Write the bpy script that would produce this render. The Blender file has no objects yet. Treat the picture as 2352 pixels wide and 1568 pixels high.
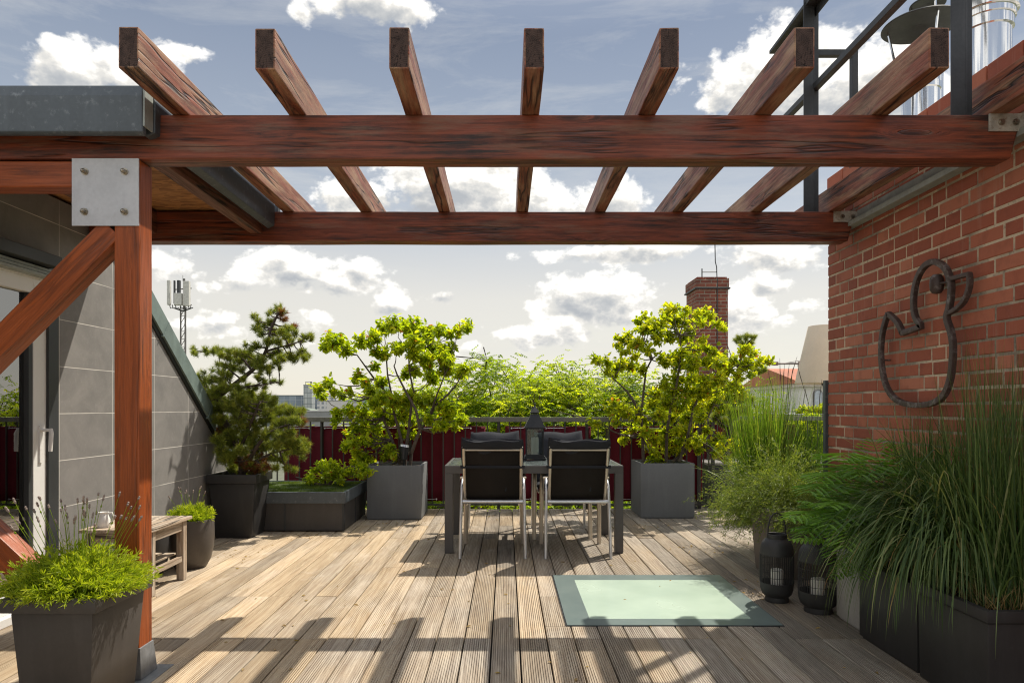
import bpy, bmesh, math, random
import numpy as np
from mathutils import Vector, Matrix
R = math.radians
SC = bpy.context.scene
COL = SC.collection
random.seed(7)
rng = np.random.default_rng(11)

# ------------------------------------------------------------------ camera
F, UC, VC, EYE = 1600.0, 1163.0, 935.0, 1.24      # focal in units of a 2352 wide frame, vanishing point, eye height
cam = bpy.data.objects.new("camera", bpy.data.cameras.new("camera")); COL.objects.link(cam)
cam.location = (0, 0, EYE); cam.rotation_euler = (R(90), 0, 0)
cam.data.sensor_width = 36; cam.data.lens = 36 * F / 2352
cam.data.shift_x = (1176 - UC) / 2352; cam.data.shift_y = (VC - 784) / 2352
cam.data.clip_start = 0.05; cam.data.clip_end = 6000
SC.camera = cam

def at(u, v, Y):                                   # measured direction at a known distance -> world point
    return Vector(((u - UC) * Y / F, Y, EYE - (v - VC) * Y / F))

# ------------------------------------------------------------------ light
SUN = Vector((0.45, 0.466, 1)).normalized()
sun = bpy.data.objects.new("sun", bpy.data.lights.new("sun", 'SUN')); COL.objects.link(sun)
sun.data.energy = 4.4; sun.data.angle = R(0.53); sun.data.color = (1.0, 0.92, 0.80)
sun.rotation_euler = SUN.to_track_quat('Z', 'Y').to_euler()
W = bpy.data.worlds.new("World"); SC.world = W; W.use_nodes = True
SC.view_settings.view_transform = 'Standard'; SC.view_settings.look = 'None'
SC.view_settings.exposure = 0.50; SC.view_settings.gamma = 1
SC.cycles.use_denoising = True; SC.cycles.filter_width = 1.15; SC.cycles.adaptive_threshold = 0.006
SC.cycles.max_bounces = 8; SC.cycles.transparent_max_bounces = 12
SC.cycles.sample_clamp_indirect = 6

class NT:                                          # tiny node-tree writer
    def __init__(s, tree):
        s.t = tree; s.n = tree.nodes; s.l = tree.links
    def node(s, typ, **kw):
        n = s.n.new(typ)
        for k, v in kw.items():
            if k.startswith('i_'):
                key = k[2:]; key = int(key) if key.isdigit() else key
                s.put(n.inputs[key], v)
            else: setattr(n, k, v)
        return n
    def put(s, inp, v):
        if isinstance(v, bpy.types.NodeSocket): s.l.new(v, inp)
        else: inp.default_value = v
    def m(s, op, a, b=0.0, c=0.0, clamp=False):
        n = s.n.new('ShaderNodeMath'); n.operation = op; n.use_clamp = clamp
        s.put(n.inputs[0], a); s.put(n.inputs[1], b); s.put(n.inputs[2], c); return n.outputs[0]
    def vm(s, op, a, b=(0, 0, 0), out=0):
        n = s.n.new('ShaderNodeVectorMath'); n.operation = op
        s.put(n.inputs[0], a); s.put(n.inputs[1], b); return n.outputs[out]
    def mix(s, f, a, b, mode='MIX'):
        n = s.n.new('ShaderNodeMix'); n.data_type = 'RGBA'; n.blend_type = mode; n.clamp_factor = True
        s.put(n.inputs[0], f)
        for i, v in ((6, a), (7, b)):
            if not isinstance(v, bpy.types.NodeSocket) and len(v) == 3: v = (*v, 1)
            s.put(n.inputs[i], v)
        return n.outputs[2]
    def mr(s, v, a, b, c=0.0, d=1.0, smooth=False):
        n = s.n.new('ShaderNodeMapRange'); n.clamp = True
        if smooth: n.interpolation_type = 'SMOOTHSTEP'
        for i, x in enumerate((v, a, b, c, d)): s.put(n.inputs[i], x)
        return n.outputs[0]
    def noise(s, vec, scale, detail=3, rough=0.5, dist=0.0, out=0):
        n = s.n.new('ShaderNodeTexNoise'); s.put(n.inputs['Vector'], vec)
        s.put(n.inputs['Scale'], scale); n.inputs['Detail'].default_value = detail
        n.inputs['Roughness'].default_value = rough; n.inputs['Distortion'].default_value = dist
        return n.outputs[out]
    def ramp(s, f, stops):
        n = s.n.new('ShaderNodeValToRGB'); e = n.color_ramp.elements
        while len(e) < len(stops): e.new(0.5)
        for el, (p, c) in zip(e, stops): el.position = p; el.color = (*c, 1) if len(c) == 3 else c
        s.put(n.inputs[0], f); return n.outputs[0]

def make_sky():
    t = NT(W.node_tree); t.n.clear()
    sky = t.node('ShaderNodeTexSky', sky_type='NISHITA', sun_disc=False)
    sky.sun_elevation = math.asin(SUN.z); sky.sun_rotation = math.atan2(SUN.x, SUN.y)
    sky.air_density = 1.0; sky.dust_density = 0.6; sky.ozone_density = 1.6
    g = t.node('ShaderNodeTexCoord').outputs['Generated']
    d = t.vm('NORMALIZE', g)
    sep = t.node('ShaderNodeSeparateXYZ', i_0=d)
    x, y, z = sep.outputs
    el = t.m('MAXIMUM', z, 0.0)
    # warm pale air low down, soft blue above (sky colour by elevation); overhead lifted for fill
    grad = t.ramp(el, [(0.0, (7.5, 7.0, 6.1)), (0.15, (7.1, 6.65, 5.85)), (0.25, (5.0, 5.2, 5.4)), (0.34, (3.3, 3.7, 4.3)), (0.47, (2.3, 2.7, 3.45)), (0.62, (3.6, 4.0, 4.8)), (1.0, (4.6, 5.0, 5.8))])
    base = t.mix(0.82, sky.outputs[0], grad)
    # cumulus: soft bodies placed by direction, edges broken by fractal noise
    blobs = [  # u, v, half width, half height (angular, in the measured frame), weight
        (190,175,160,66,1.1),(90,150,60,40,.7),(300,190,90,40,.9),(415,118,50,18,.55),(850,10,150,40,1.0),(690,28,30,22,.6),
        (1060,455,200,80,1.3),(820,455,110,52,1.2),(1220,480,140,50,1.2),(1395,462,90,46,1.15),(960,410,120,60,1.2),(1130,400,110,50,1.1),
        (1740,205,140,75,1.0),(1850,130,110,80,1.0),(2010,170,120,105,1.1),(2150,240,150,90,1.0),(1900,240,200,60,1.0),
        (400,615,70,45,.75),(650,620,110,58,1.0),(800,635,110,52,.95),(560,655,60,30,.7),(1390,580,230,27,1.0),(1790,585,125,40,1.0),
        (1350,690,125,62,1.15),(1290,655,60,40,.9),(900,712,60,26,.6),(1270,770,150,36,.75),(480,745,95,36,.75),(700,722,65,30,.7),(1010,685,36,14,.6),
        (1750,660,80,26,.9),(1700,735,110,46,.9),(1850,700,50,22,.7),(1080,800,70,28,.6),(960,790,60,20,.5),(620,790,150,14,.5),
        (2500,500,200,80,1.0),(-150,500,220,70,1.0),(2900,350,260,120,1.0),(-500,300,260,110,1.0),(3400,700,500,90,.8),(-900,700,500,90,.8)]
    body = None; low = None
    for (u, v, hw, hh, wt) in blobs:
        c = Vector(((u - UC) / F, 1, (VC - v) / F)); k = c.length; c.normalize()
        s = (F * k / hw, F * k / (0.5 * (hw + hh)), F * k / hh)
        q = t.vm('MULTIPLY', t.vm('SUBTRACT', d, tuple(c)), s)
        ln = t.vm('LENGTH', q, out=1)
        b = t.m('MULTIPLY', t.m('SUBTRACT', 1.45, ln, clamp=False), wt)
        body = b if body is None else t.m('SMOOTH_MAX', body, b, 0.35)
        zz = t.node('ShaderNodeSeparateXYZ', i_0=q).outputs[2]
        lo = t.m('MULTIPLY', t.m('MAXIMUM', b, 0.0), zz)          # where in the body (under side < 0)
        low = lo if low is None else t.m('ADD', low, lo)
    # other clouds all round, so the sky goes on out of view; kept dense as fill
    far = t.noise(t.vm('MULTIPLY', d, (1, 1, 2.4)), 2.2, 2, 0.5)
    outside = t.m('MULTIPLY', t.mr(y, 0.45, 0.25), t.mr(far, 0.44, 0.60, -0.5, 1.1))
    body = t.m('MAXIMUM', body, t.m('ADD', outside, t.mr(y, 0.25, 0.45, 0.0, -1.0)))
    dd = t.vm('MULTIPLY', d, (1, 1, 1.5))
    def puff(v):
        a = t.noise(v, 7.0, 10, 0.64, 0.1); b = t.noise(v, 17.0, 4, 0.55)
        bil = t.m('ABSOLUTE', t.m('MULTIPLY_ADD', b, 2.0, -1.0))
        return t.m('ADD', t.m('MULTIPLY', a, 0.8), t.m('MULTIPLY', bil, 0.36))
    n1 = puff(dd)
    n2 = puff(t.vm('ADD', dd, (0.010, 0.0, 0.022)))
    n3 = t.noise(dd, 30.0, 5, 0.6)
    dens = t.m('ADD', body, t.m('MULTIPLY', t.m('SUBTRACT', n1, 0.47), 3.8))
    alpha = t.mr(dens, 0.22, 0.72, 0, 1, True)
    wisp = t.mr(t.noise(t.vm('MULTIPLY', d, (1, 1, 5)), 3.5, 8, 0.65, 0.6), 0.48, 0.82, 0, 0.5)
    lit = t.m('ADD', t.m('MULTIPLY', t.m('SUBTRACT', n1, n2), 4.6), t.m('MULTIPLY', t.m('MINIMUM', low, 0.3), 1.0))
    core = t.mr(dens, 0.35, 1.9, 0.42, -0.22)
    lit = t.m('ADD', t.m('ADD', lit, core), t.m('MULTIPLY', t.m('SUBTRACT', n3, 0.5), 0.35))
    cc = t.ramp(t.mr(lit, -0.75, 0.55), [(0.0, (4.0, 4.2, 4.45)), (0.30, (5.0, 5.1, 5.15)), (0.60, (6.9, 6.75, 6.4)), (1.0, (11.0, 10.7, 10.1))])
    c = t.mix(wisp, base, (6.3, 6.3, 6.1))
    c = t.mix(alpha, c, cc)
    # fill added to unseen sky: glow round the sun, lift behind the camera
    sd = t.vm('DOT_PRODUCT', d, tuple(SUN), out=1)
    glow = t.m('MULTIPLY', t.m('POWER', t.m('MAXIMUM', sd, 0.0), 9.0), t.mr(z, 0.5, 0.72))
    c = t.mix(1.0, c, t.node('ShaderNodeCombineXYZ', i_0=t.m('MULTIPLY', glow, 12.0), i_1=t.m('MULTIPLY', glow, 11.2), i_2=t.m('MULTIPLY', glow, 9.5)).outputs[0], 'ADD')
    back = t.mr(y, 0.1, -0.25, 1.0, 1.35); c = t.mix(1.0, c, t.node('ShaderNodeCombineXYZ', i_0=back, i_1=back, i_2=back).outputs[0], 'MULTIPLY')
    below = t.mr(z, -0.02, 0.0, 1, 0)
    c = t.mix(below, c, (2.5, 2.4, 2.1))
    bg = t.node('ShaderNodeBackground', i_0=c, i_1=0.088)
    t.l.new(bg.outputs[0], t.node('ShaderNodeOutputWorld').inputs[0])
make_sky()

# ------------------------------------------------------------------ naming helpers
def tag(o, label=None, cat=None, group=None, kind=None):
    if label: o['label'] = label
    if cat: o['category'] = cat
    if group: o['group'] = group
    if kind: o['kind'] = kind
    return o
def thing(name, label, cat, loc=(0, 0, 0), rz=0.0, group=None):
    o = bpy.data.objects.new(name, None); COL.objects.link(o)
    o.location = loc; o.rotation_euler = (0, 0, rz); o.empty_display_size = 0.1
    return tag(o, label, cat, group)
def copy_tree(o, parent=None):
    c = o.copy(); COL.objects.link(c); c.parent = parent
    for ch in list(o.children): copy_tree(ch, c)
    return c

# ------------------------------------------------------------------ mesh helper
class MB:
    """collects shapes; build() links them as ONE mesh object"""
    def __init__(s): s.V = []; s.F = []; s.M = []; s.n = 0; s.A = []
    def add(s, V, Fc, mi=0, a=0.5):
        V = np.asarray(V, float).reshape(-1, 3); Fc = np.asarray(Fc, int)
        s.V.append(V); s.F.append(Fc + s.n); s.M.append((len(Fc), mi)); s.n += len(V)
        s.A.append(np.broadcast_to(np.asarray(a, float), (len(V),)).copy()); return s
    def box(s, x0, x1, y0, y1, z0, z1, mi=0, a=0.5):
        V = [(x, y, z) for x in (x0, x1) for y in (y0, y1) for z in (z0, z1)]
        return s.add(V, [(0, 1, 3, 2), (4, 6, 7, 5), (0, 4, 5, 1), (2, 3, 7, 6), (0, 2, 6, 4), (1, 5, 7, 3)], mi, a)
    def frustum(s, x0, x1, y0, y1, z0, X0, X1, Y0, Y1, z1, mi=0, a=0.5):
        V = [(x0, y0, z0), (X0, Y0, z1), (x0, y1, z0), (X0, Y1, z1), (x1, y0, z0), (X1, Y0, z1), (x1, y1, z0), (X1, Y1, z1)]
        return s.add(V, [(0, 1, 3, 2), (4, 6, 7, 5), (0, 4, 5, 1), (2, 3, 7, 6), (0, 2, 6, 4), (1, 5, 7, 3)], mi, a)
    def prism(s, poly, axis, a0, a1, mi=0):
        """extrude a 2D polygon along an axis ('x': poly is (y,z); 'y': (x,z); 'z': (x,y))"""
        n = len(poly); V = []
        for t in (a0, a1):
            for (p, q) in poly: V.append({'x': (t, p, q), 'y': (p, t, q), 'z': (p, q, t)}[axis])
        base = s.n
        s.add(V, [(i, (i + 1) % n, n + (i + 1) % n, n + i) for i in range(n)], mi)
        s.F.append(np.array([list(range(base + n - 1, base - 1, -1))])); s.M.append((1, mi))
        s.F.append(np.array([list(range(base + n, base + 2 * n))])); s.M.append((1, mi))
        return s
    def tube(s, pts, r, n=8, mi=0, a=0.5, flat=1.0, caps=True):
        pts = [Vector(p) for p in pts]; m = len(pts)
        rr = r if hasattr(r, '__len__') else [r] * m
        aa = a if hasattr(a, '__len__') else [a] * m
        V = []; A = []; up = None
        for i, p in enumerate(pts):
            d = (pts[min(i + 1, m - 1)] - pts[max(i - 1, 0)]).normalized()
            if up is None:
                up = Vector((0, 0, 1)) if abs(d.z) < 0.9 else Vector((1, 0, 0))
            x = d.cross(up).normalized(); y = x.cross(d).normalized(); up = y
            for k in range(n):
                t = 2 * math.pi * (k + 0.5) / n
                V.append(p + x * math.cos(t) * rr[i] + y * math.sin(t) * rr[i] * flat); A.append(aa[i])
        Fc = [(i * n + k, i * n + (k + 1) % n, (i + 1) * n + (k + 1) % n, (i + 1) * n + k) for i in range(m - 1) for k in range(n)]
        base = s.n
        s.add([tuple(v) for v in V], Fc, mi, A)
        if caps:
            s.F.append(np.array([[base + k for k in range(n - 1, -1, -1)]])); s.M.append((1, mi))
            s.F.append(np.array([[base + (m - 1) * n + k for k in range(n)]])); s.M.append((1, mi))
        return s
    def lathe(s, prof, n=32, c=(0, 0, 0), mi=0, square=False):
        """prof: (radius, z) from the bottom up"""
        V = []
        for (r, z) in prof:
            for k in range(n):
                t = 2 * math.pi * k / n; V.append((c[0] + r * math.cos(t), c[1] + r * math.sin(t), c[2] + z))
        m = len(prof)
        return s.add(V, [(i * n + k, i * n + (k + 1) % n, (i + 1) * n + (k + 1) % n, (i + 1) * n + k) for i in range(m - 1) for k in range(n)], mi)
    def build(s, name, mats, parent=None, bevel=0.0, smooth=False, seg=2, ang=35, loc=None, rot=None):
        me = bpy.data.meshes.new(name)
        V = np.concatenate(s.V) if s.V else np.zeros((0, 3))
        loops = np.concatenate([f.reshape(-1) for f in s.F]); cnt = np.concatenate([np.full(len(f), f.shape[1]) for f in s.F])
        mi = np.concatenate([np.full(c, m) for c, m in s.M])
        me.vertices.add(len(V)); me.vertices.foreach_set('co', V.astype(np.float32).ravel())
        me.loops.add(len(loops)); me.loops.foreach_set('vertex_index', loops.astype(np.int32))
        me.polygons.add(len(cnt)); me.polygons.foreach_set('loop_start', np.concatenate([[0], np.cumsum(cnt)[:-1]]).astype(np.int32))
        me.polygons.foreach_set('material_index', mi.astype(np.int32))
        at_ = me.attributes.new('rnd', 'FLOAT', 'POINT'); at_.data.foreach_set('value', np.concatenate(s.A).astype(np.float32))
        me.update(calc_edges=True); me.validate()
        for m in (mats if isinstance(mats, (list, tuple)) else [mats]): me.materials.append(m)
        if bevel:
            bm = bmesh.new(); bm.from_mesh(me)
            bmesh.ops.recalc_face_normals(bm, faces=bm.faces)
            ed = [e for e in bm.edges if len(e.link_faces) == 2 and e.calc_face_angle(0) > R(30)]
            bmesh.ops.bevel(bm, geom=ed, offset=bevel, segments=seg, affect='EDGES', profile=0.6, clamp_overlap=True)
            bm.to_mesh(me); bm.free()
        if not smooth: me.polygons.foreach_set('use_smooth', [False] * len(me.polygons))
        if smooth:
            me.polygons.foreach_set('use_smooth', [True] * len(me.polygons)); me.set_sharp_from_angle(angle=R(ang))
        o = bpy.data.objects.new(name, me); COL.objects.link(o)
        if parent: o.parent = parent
        if loc is not None: o.location = loc
        if rot is not None: o.rotation_euler = rot
        return o

# ------------------------------------------------------------------ materials
def new_mat(name):
    m = bpy.data.materials.new(name); m.use_nodes = True; t = NT(m.node_tree); t.n.clear()
    out = t.node('ShaderNodeOutputMaterial'); return m, t, out
def bsdf(t, out, color, rough=0.5, metal=0.0, spec=0.5, bump=None, bs=0.3, bd=0.01, **kw):
    b = t.node('ShaderNodeBsdfPrincipled')
    if not isinstance(color, bpy.types.NodeSocket): color = (*color[:3], 1)
    t.put(b.inputs['Base Color'], color); t.put(b.inputs['Roughness'], rough)
    b.inputs['Metallic'].default_value = metal; b.inputs['Specular IOR Level'].default_value = spec
    if bump is not None:
        bn = t.node('ShaderNodeBump'); bn.inputs['Strength'].default_value = bs; bn.inputs['Distance'].default_value = bd
        t.put(bn.inputs['Height'], bump); t.l.new(bn.outputs[0], b.inputs['Normal'])
    for k, v in kw.items(): t.put(b.inputs[k.replace('_', ' ')], v)
    t.l.new(b.outputs[0], out.inputs[0]); return b
def objco(t, spread=True):
    c = t.node('ShaderNodeTexCoord').outputs['Object']
    if spread:
        r = t.node('ShaderNodeObjectInfo').outputs['Random']
        cb = t.node('ShaderNodeCombineXYZ', i_0=t.m('MULTIPLY', r, 37.0), i_1=t.m('MULTIPLY', r, 91.0), i_2=t.m('MULTIPLY', r, 53.0))
        c = t.vm('ADD', c, cb.outputs[0])
    return c
def plain(name, col, rough=0.5, metal=0.0, var=0.25, scale=6.0, bump=0.15, spec=0.5, fine=60.0, spots=0.0, spotc=(.5, .5, .5)):
    """coloured surface with slow tone variation, fine grain and optional marks"""
    m, t, out = new_mat(name); c = objco(t)
    n = t.noise(c, scale, 5, 0.6); f = t.noise(c, fine, 3, 0.6)
    k = t.mr(n, 0.3, 0.7, 1 - var, 1 + var)
    k = t.m('MULTIPLY', k, t.mr(f, 0.3, 0.7, 1 - var * .4, 1 + var * .4))
    cb = t.node('ShaderNodeCombineXYZ', i_0=k, i_1=k, i_2=k).outputs[0]
    cc = t.mix(1.0, col, cb, 'MULTIPLY')
    sk = t.mr(t.noise(t.vm('MULTIPLY', c, (14, 14, 1.6)), 1.0, 5, .65), .50, .72, 0, min(.28, var * 1.3))
    cc = t.mix(sk, cc, tuple(min(.7, x * 1.9 + .02) for x in col[:3]))
    if spots:
        s = t.mr(t.noise(c, scale * 5, 6, 0.7), 0.62 - spots * .1, 0.74, 0, spots)
        cc = t.mix(s, cc, spotc)
    bsdf(t, out, cc, t.mr(n, .2, .8, max(rough - .1, .03), min(rough + .1, 1)), metal, spec, t.m('ADD', f, n), bump, 0.002)
    return m

def wood_mat(name, red, dark, pale, dark_amt=0.5, rough=0.42, weather=0.0, con=0.42, crk=1.0):
    """stained timber, grain along local X: streaks, weathered bands, cracks and knots"""
    m, t, out = new_mat(name); c = objco(t)
    warp = t.noise(c, 1.6, 2, 0.5, out=1)
    cw = t.vm('ADD', c, t.vm('MULTIPLY', t.vm('SUBTRACT', warp, (.5, .5, .5)), (.02, .024, .024)))
    vor = t.node('ShaderNodeTexVoronoi', i_Vector=t.vm('MULTIPLY', c, (1.3, 7.0, 7.0)), i_Scale=1.0)
    kd = vor.outputs['Distance']
    ring = t.mr(kd, 0.02, 0.26, 1, 0, True)
    cw = t.vm('ADD', cw, t.node('ShaderNodeCombineXYZ', i_1=t.m('MULTIPLY', ring, 0.035), i_2=t.m('MULTIPLY', ring, 0.05)).outputs[0])
    g = t.noise(t.vm('MULTIPLY', cw, (2.4, 66, 66)), 1.0, 7, 0.68)
    gf = t.noise(t.vm('MULTIPLY', cw, (11.0, 170, 170)), 1.0, 4, 0.72)
    big = t.noise(t.vm('MULTIPLY', c, (1.7, 11.0, 11.0)), 1.0, 7, 0.70)
    knot = t.mr(kd, 0.03, 0.10, 1, 0)
    crack = t.mr(t.m('ABSOLUTE', t.m('SUBTRACT', t.noise(t.vm('MULTIPLY', cw, (0.45, 7, 7)), 1.0, 4, 0.55), 0.5)), 0.0, 0.022, 1, 0)
    crack = t.m('MULTIPLY', crack, t.mr(t.noise(c, 1.7, 2), 0.42, 0.50)); crack = t.m('MULTIPLY', crack, crk)
    col = t.mix(t.mr(g, 0.38, 0.62), red, tuple(x * con for x in red))
    dk = t.m('MULTIPLY', t.mr(big, 0.62 - 0.22 * dark_amt, 0.76 - 0.16 * dark_amt), t.mr(g, 0.40, 0.56, 0.25, 1.0))
    col = t.mix(dk, col, dark)
    if weather:
        wz = t.m('MULTIPLY', t.mr(t.noise(t.vm('MULTIPLY', cw, (2.0, 15, 15)), 1.0, 6, 0.66), 0.56 - weather * .18, 0.66, 0, 0.85), t.mr(gf, .3, .6, .4, 1))
        col = t.mix(wz, col, pale)
    col = t.mix(t.m('MULTIPLY', t.mr(gf, 0.55, 0.75), 0.35), col, dark)
    col = t.mix(t.m('MULTIPLY', knot, 0.75), col, (0.012, 0.008, 0.006))
    col = t.mix(crack, col, (0.006, 0.004, 0.004))
    h = t.m('SUBTRACT', t.m('ADD', t.m('MULTIPLY', g, 0.8), t.m('MULTIPLY', gf, 0.5)), t.m('MULTIPLY', crack, 2.0))
    bsdf(t, out, col, t.mr(g, .3, .7, rough - .1, rough + .16), 0, 0.4, h, 0.55, 0.004)
    return m
def end_grain():
    m, t, out = new_mat('end_grain'); c = objco(t, False)
    r = t.node('ShaderNodeObjectInfo').outputs['Random']
    off = t.node('ShaderNodeCombineXYZ', i_1=t.mr(r, 0, 1, -.03, .03), i_2=t.mr(r, 0, 1, .02, -.05)).outputs[0]
    c2 = t.vm('MULTIPLY', t.vm('ADD', c, off), (0, 1, 1))
    wob = t.noise(c2, 22, 3)
    rad = t.m('ADD', t.vm('LENGTH', c2, out=1), t.m('MULTIPLY', wob, 0.008))
    rings = t.m('SINE', t.m('MULTIPLY', rad, 900.0))
    sp = t.node('ShaderNodeSeparateXYZ', i_0=c2)
    angn = t.m('ARCTAN2', sp.outputs[2], sp.outputs[1])
    cr = t.noise(t.node('ShaderNodeCombineXYZ', i_0=t.m('MULTIPLY', angn, 2.6), i_1=t.m('MULTIPLY', rad, 9.0), i_2=r).outputs[0], 1.6, 3)
    crack = t.mr(t.m('ABSOLUTE', t.m('SUBTRACT', cr, 0.5)), 0.0, 0.014, 1, 0)
    col = t.mix(t.mr(rings, -1, 1), (0.060, 0.040, 0.034), (0.038, 0.026, 0.023))
    col = t.mix(t.mr(t.noise(c, 25, 4), .4, .7), col, (0.085, 0.055, 0.045))
    col = t.mix(crack, col, (0.008, 0.006, 0.006))
    bsdf(t, out, col, 0.8, 0, 0.2, t.m('SUBTRACT', t.m('MULTIPLY', rings, .15), crack), 0.6, 0.003)
    return m

def glass_mat(name, tint=(0.9, 0.95, 0.93), rough=0.0, mixmin=0.06, dark=0.0):
    m, t, out = new_mat(name)
    tr = t.node('ShaderNodeBsdfTransparent'); tr.inputs[0].default_value = (*tint, 1)
    gl = t.node('ShaderNodeBsdfGlossy'); gl.inputs['Roughness'].default_value = rough
    fr = t.node('ShaderNodeFresnel', i_IOR=1.5)
    mx = t.node('ShaderNodeMixShader', i_0=t.m('MAXIMUM', t.m('MULTIPLY', fr.outputs[0], 1.7), mixmin, clamp=True), i_1=tr.outputs[0], i_2=gl.outputs[0])
    t.l.new(mx.outputs[0], out.inputs[0]); return m

def leaf_mat(name, stops, trans=0.55, rough=0.45, tboost=1.0, spec=0.4):
    m, t, out = new_mat(name)
    a = t.node('ShaderNodeAttribute', attribute_name='rnd').outputs['Fac']
    c = t.ramp(a, stops)
    cv = t.mix(t.mr(t.noise(t.node('ShaderNodeTexCoord').outputs['Object'], 9.0, 2), .35, .65, 0, .35), c, t.mix(1.0, c, (.75, .85, .6), 'MULTIPLY'))
    b = t.node('ShaderNodeBsdfPrincipled'); t.put(b.inputs['Base Color'], cv); b.inputs['Roughness'].default_value = rough
    b.inputs['Specular IOR Level'].default_value = spec
    tl = t.node('ShaderNodeBsdfTranslucent', i_0=t.mix(1.0, cv, (1.25 * tboost, 1.25 * tboost, 0.45), 'MULTIPLY'))
    mx = t.node('ShaderNodeMixShader', i_0=trans, i_1=b.outputs[0], i_2=tl.outputs[0])
    t.l.new(mx.outputs[0], out.inputs[0]); return m

def brick_tex_mat(name, axis_y=True, bw=.25, bh=.08, c1=(.27, .085, .055), c2=(.18, .055, .04), mc=(.30, .27, .22)):
    m, t, out = new_mat(name); c = objco(t, False)
    sp = t.node('ShaderNodeSeparateXYZ', i_0=c)
    h = t.m('ADD', sp.outputs[0], sp.outputs[1])
    v = t.node('ShaderNodeCombineXYZ', i_0=h, i_1=sp.outputs[2]).outputs[0]
    b = t.node('ShaderNodeTexBrick', i_Vector=v, i_Color1=(*c1, 1), i_Color2=(*c2, 1), i_Mortar=(*mc, 1), i_Scale=1.0)
    b.inputs['Mortar Size'].default_value = 0.007; b.inputs['Brick Width'].default_value = bw; b.inputs['Row Height'].default_value = bh
    n = t.noise(c, 3.0, 5, .65)
    col = t.mix(t.mr(n, .4, .75, 0, .75), b.outputs[0], (.05, .035, .03))
    bsdf(t, out, col, .85, 0, .2, b.outputs['Fac'], -0.5, .006); return m

M = {}
M['beam'] = wood_mat('red_stained_beam', (0.26, 0.062, 0.026), (0.026, 0.018, 0.016), (0.20, 0.11, 0.07), 0.78, weather=0.2, con=0.5, crk=.8)
M['rafter'] = wood_mat('weathered_rafter', (0.27, 0.080, 0.038), (0.035, 0.024, 0.022), (0.44, 0.29, 0.17), 0.62, 0.5, weather=0.75)
M['post'] = wood_mat('red_stained_post', (0.36, 0.080, 0.015), (0.045, 0.016, 0.010), (0.3, 0.15, 0.08), 0.30, 0.38, con=0.60, crk=0.45)
M['joist'] = wood_mat('brown_joist', (0.20, 0.075, 0.040), (0.04, 0.02, 0.015), (0.3, 0.15, 0.08), 0.2, 0.5)
M['end'] = end_grain()
M['steel_plate'] = plain('galvanised_plate', (0.50, 0.51, 0.53), 0.50, 0.25, 0.12, 5, 0.08, spots=0.25, spotc=(.33, .33, .33))
M['bolt'] = plain('bolt_steel', (0.30, 0.27, 0.22), 0.30, 0.9, 0.3, 30)
M['rust_plate'] = plain('rusty_bracket', (0.42, 0.39, 0.33), 0.6, 0.3, 0.3, 14, 0.2, spots=0.9, spotc=(.20, .09, .035))
M['zinc'] = plain('dark_zinc', (0.080, 0.096, 0.110), 0.48, 0.25, 0.14, 5, 0.06, spots=0.55, spotc=(.30, .33, .35))
M['zinc_light'] = plain('pale_zinc', (0.30, 0.33, 0.31), 0.6, 0.15, 0.2, 8, 0.1)
M['copper_green'] = plain('verdigris_flashing', (0.15, 0.20, 0.185), 0.6, 0.1, 0.15, 6, 0.1, spots=.25, spotc=(.25, .3, .28))
M['lead'] = plain('lead_flashing', (0.20, 0.21, 0.22), 0.5, 0.3, 0.25, 9, 0.2)
M['alu'] = plain('silver_aluminium', (0.66, 0.67, 0.69), 0.33, 0.75, 0.06, 9, 0.03)
M['alu_warm'] = plain('champagne_aluminium', (0.60, 0.53, 0.44), 0.38, 0.6, 0.06, 9, 0.03)
M['table_metal'] = plain('anthracite_table_metal', (0.085, 0.080, 0.078), 0.42, 0.3, 0.08, 9, 0.04)
M['black_metal'] = plain('black_lacquered_metal', (0.016, 0.017, 0.019), 0.45, 0.2, 0.2, 9, 0.08)
M['lantern_black'] = plain('matt_black_metal', (0.024, 0.023, 0.023), 0.62, 0.0, 0.2, 9, 0.1)
M['steel_dark'] = plain('painted_dark_steel', (0.040, 0.043, 0.046), 0.50, 0.3, 0.25, 7, 0.1)
M['rail_bars'] = plain('painted_railing_steel', (0.045, 0.042, 0.038), 0.5, 0.3, 0.2, 8)
M['handrail'] = plain('weathered_handrail', (0.15, 0.145, 0.125), 0.6, 0.2, 0.2, 8)
M['candle'] = plain('white_wax', (0.72, 0.69, 0.63), 0.5, 0, 0.04, 9, 0.05)
M['pot_dark'] = plain('anthracite_planter', (0.024, 0.023, 0.023), 0.52, 0, 0.15, 5, 0.08, spots=0.15, spotc=(.09, .085, .08))
M['pot_front'] = plain('anthracite_planter_dusty', (0.050, 0.045, 0.042), 0.48, 0, 0.15, 4, 0.08)
M['pot_round'] = plain('brown_grey_pot', (0.070, 0.060, 0.052), 0.45, 0, 0.12, 4, 0.05)
M['pot_taupe'] = plain('taupe_planter', (0.15, 0.125, 0.105), 0.6, 0, 0.12, 4, 0.05)
M['cube_grey'] = plain('grey_fibre_cement', (0.125, 0.130, 0.134), 0.75, 0, 0.10, 3, 0.1)
M['concrete'] = plain('pale_concrete', (0.34, 0.325, 0.30), 0.85, 0, 0.14, 5, 0.25, spots=.3, spotc=(.22, .21, .19))
M['soil'] = plain('planting_soil', (0.045, 0.030, 0.020), 0.95, 0, 0.5, 20, 1.0)
M['black_box'] = plain('black_plastic', (0.014, 0.014, 0.014), 0.5, 0, 0.2, 5)
M['box_lid'] = plain('grey_slatted_lid', (0.20, 0.19, 0.175), 0.6, 0, 0.2, 5)
M['white_pvc'] = plain('white_door_frame', (0.70, 0.70, 0.68), 0.35, 0, 0.03, 3, 0.02)
M['dark_pvc'] = plain('dark_jamb', (0.03, 0.033, 0.035), 0.5, 0, 0.1, 3)
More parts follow.
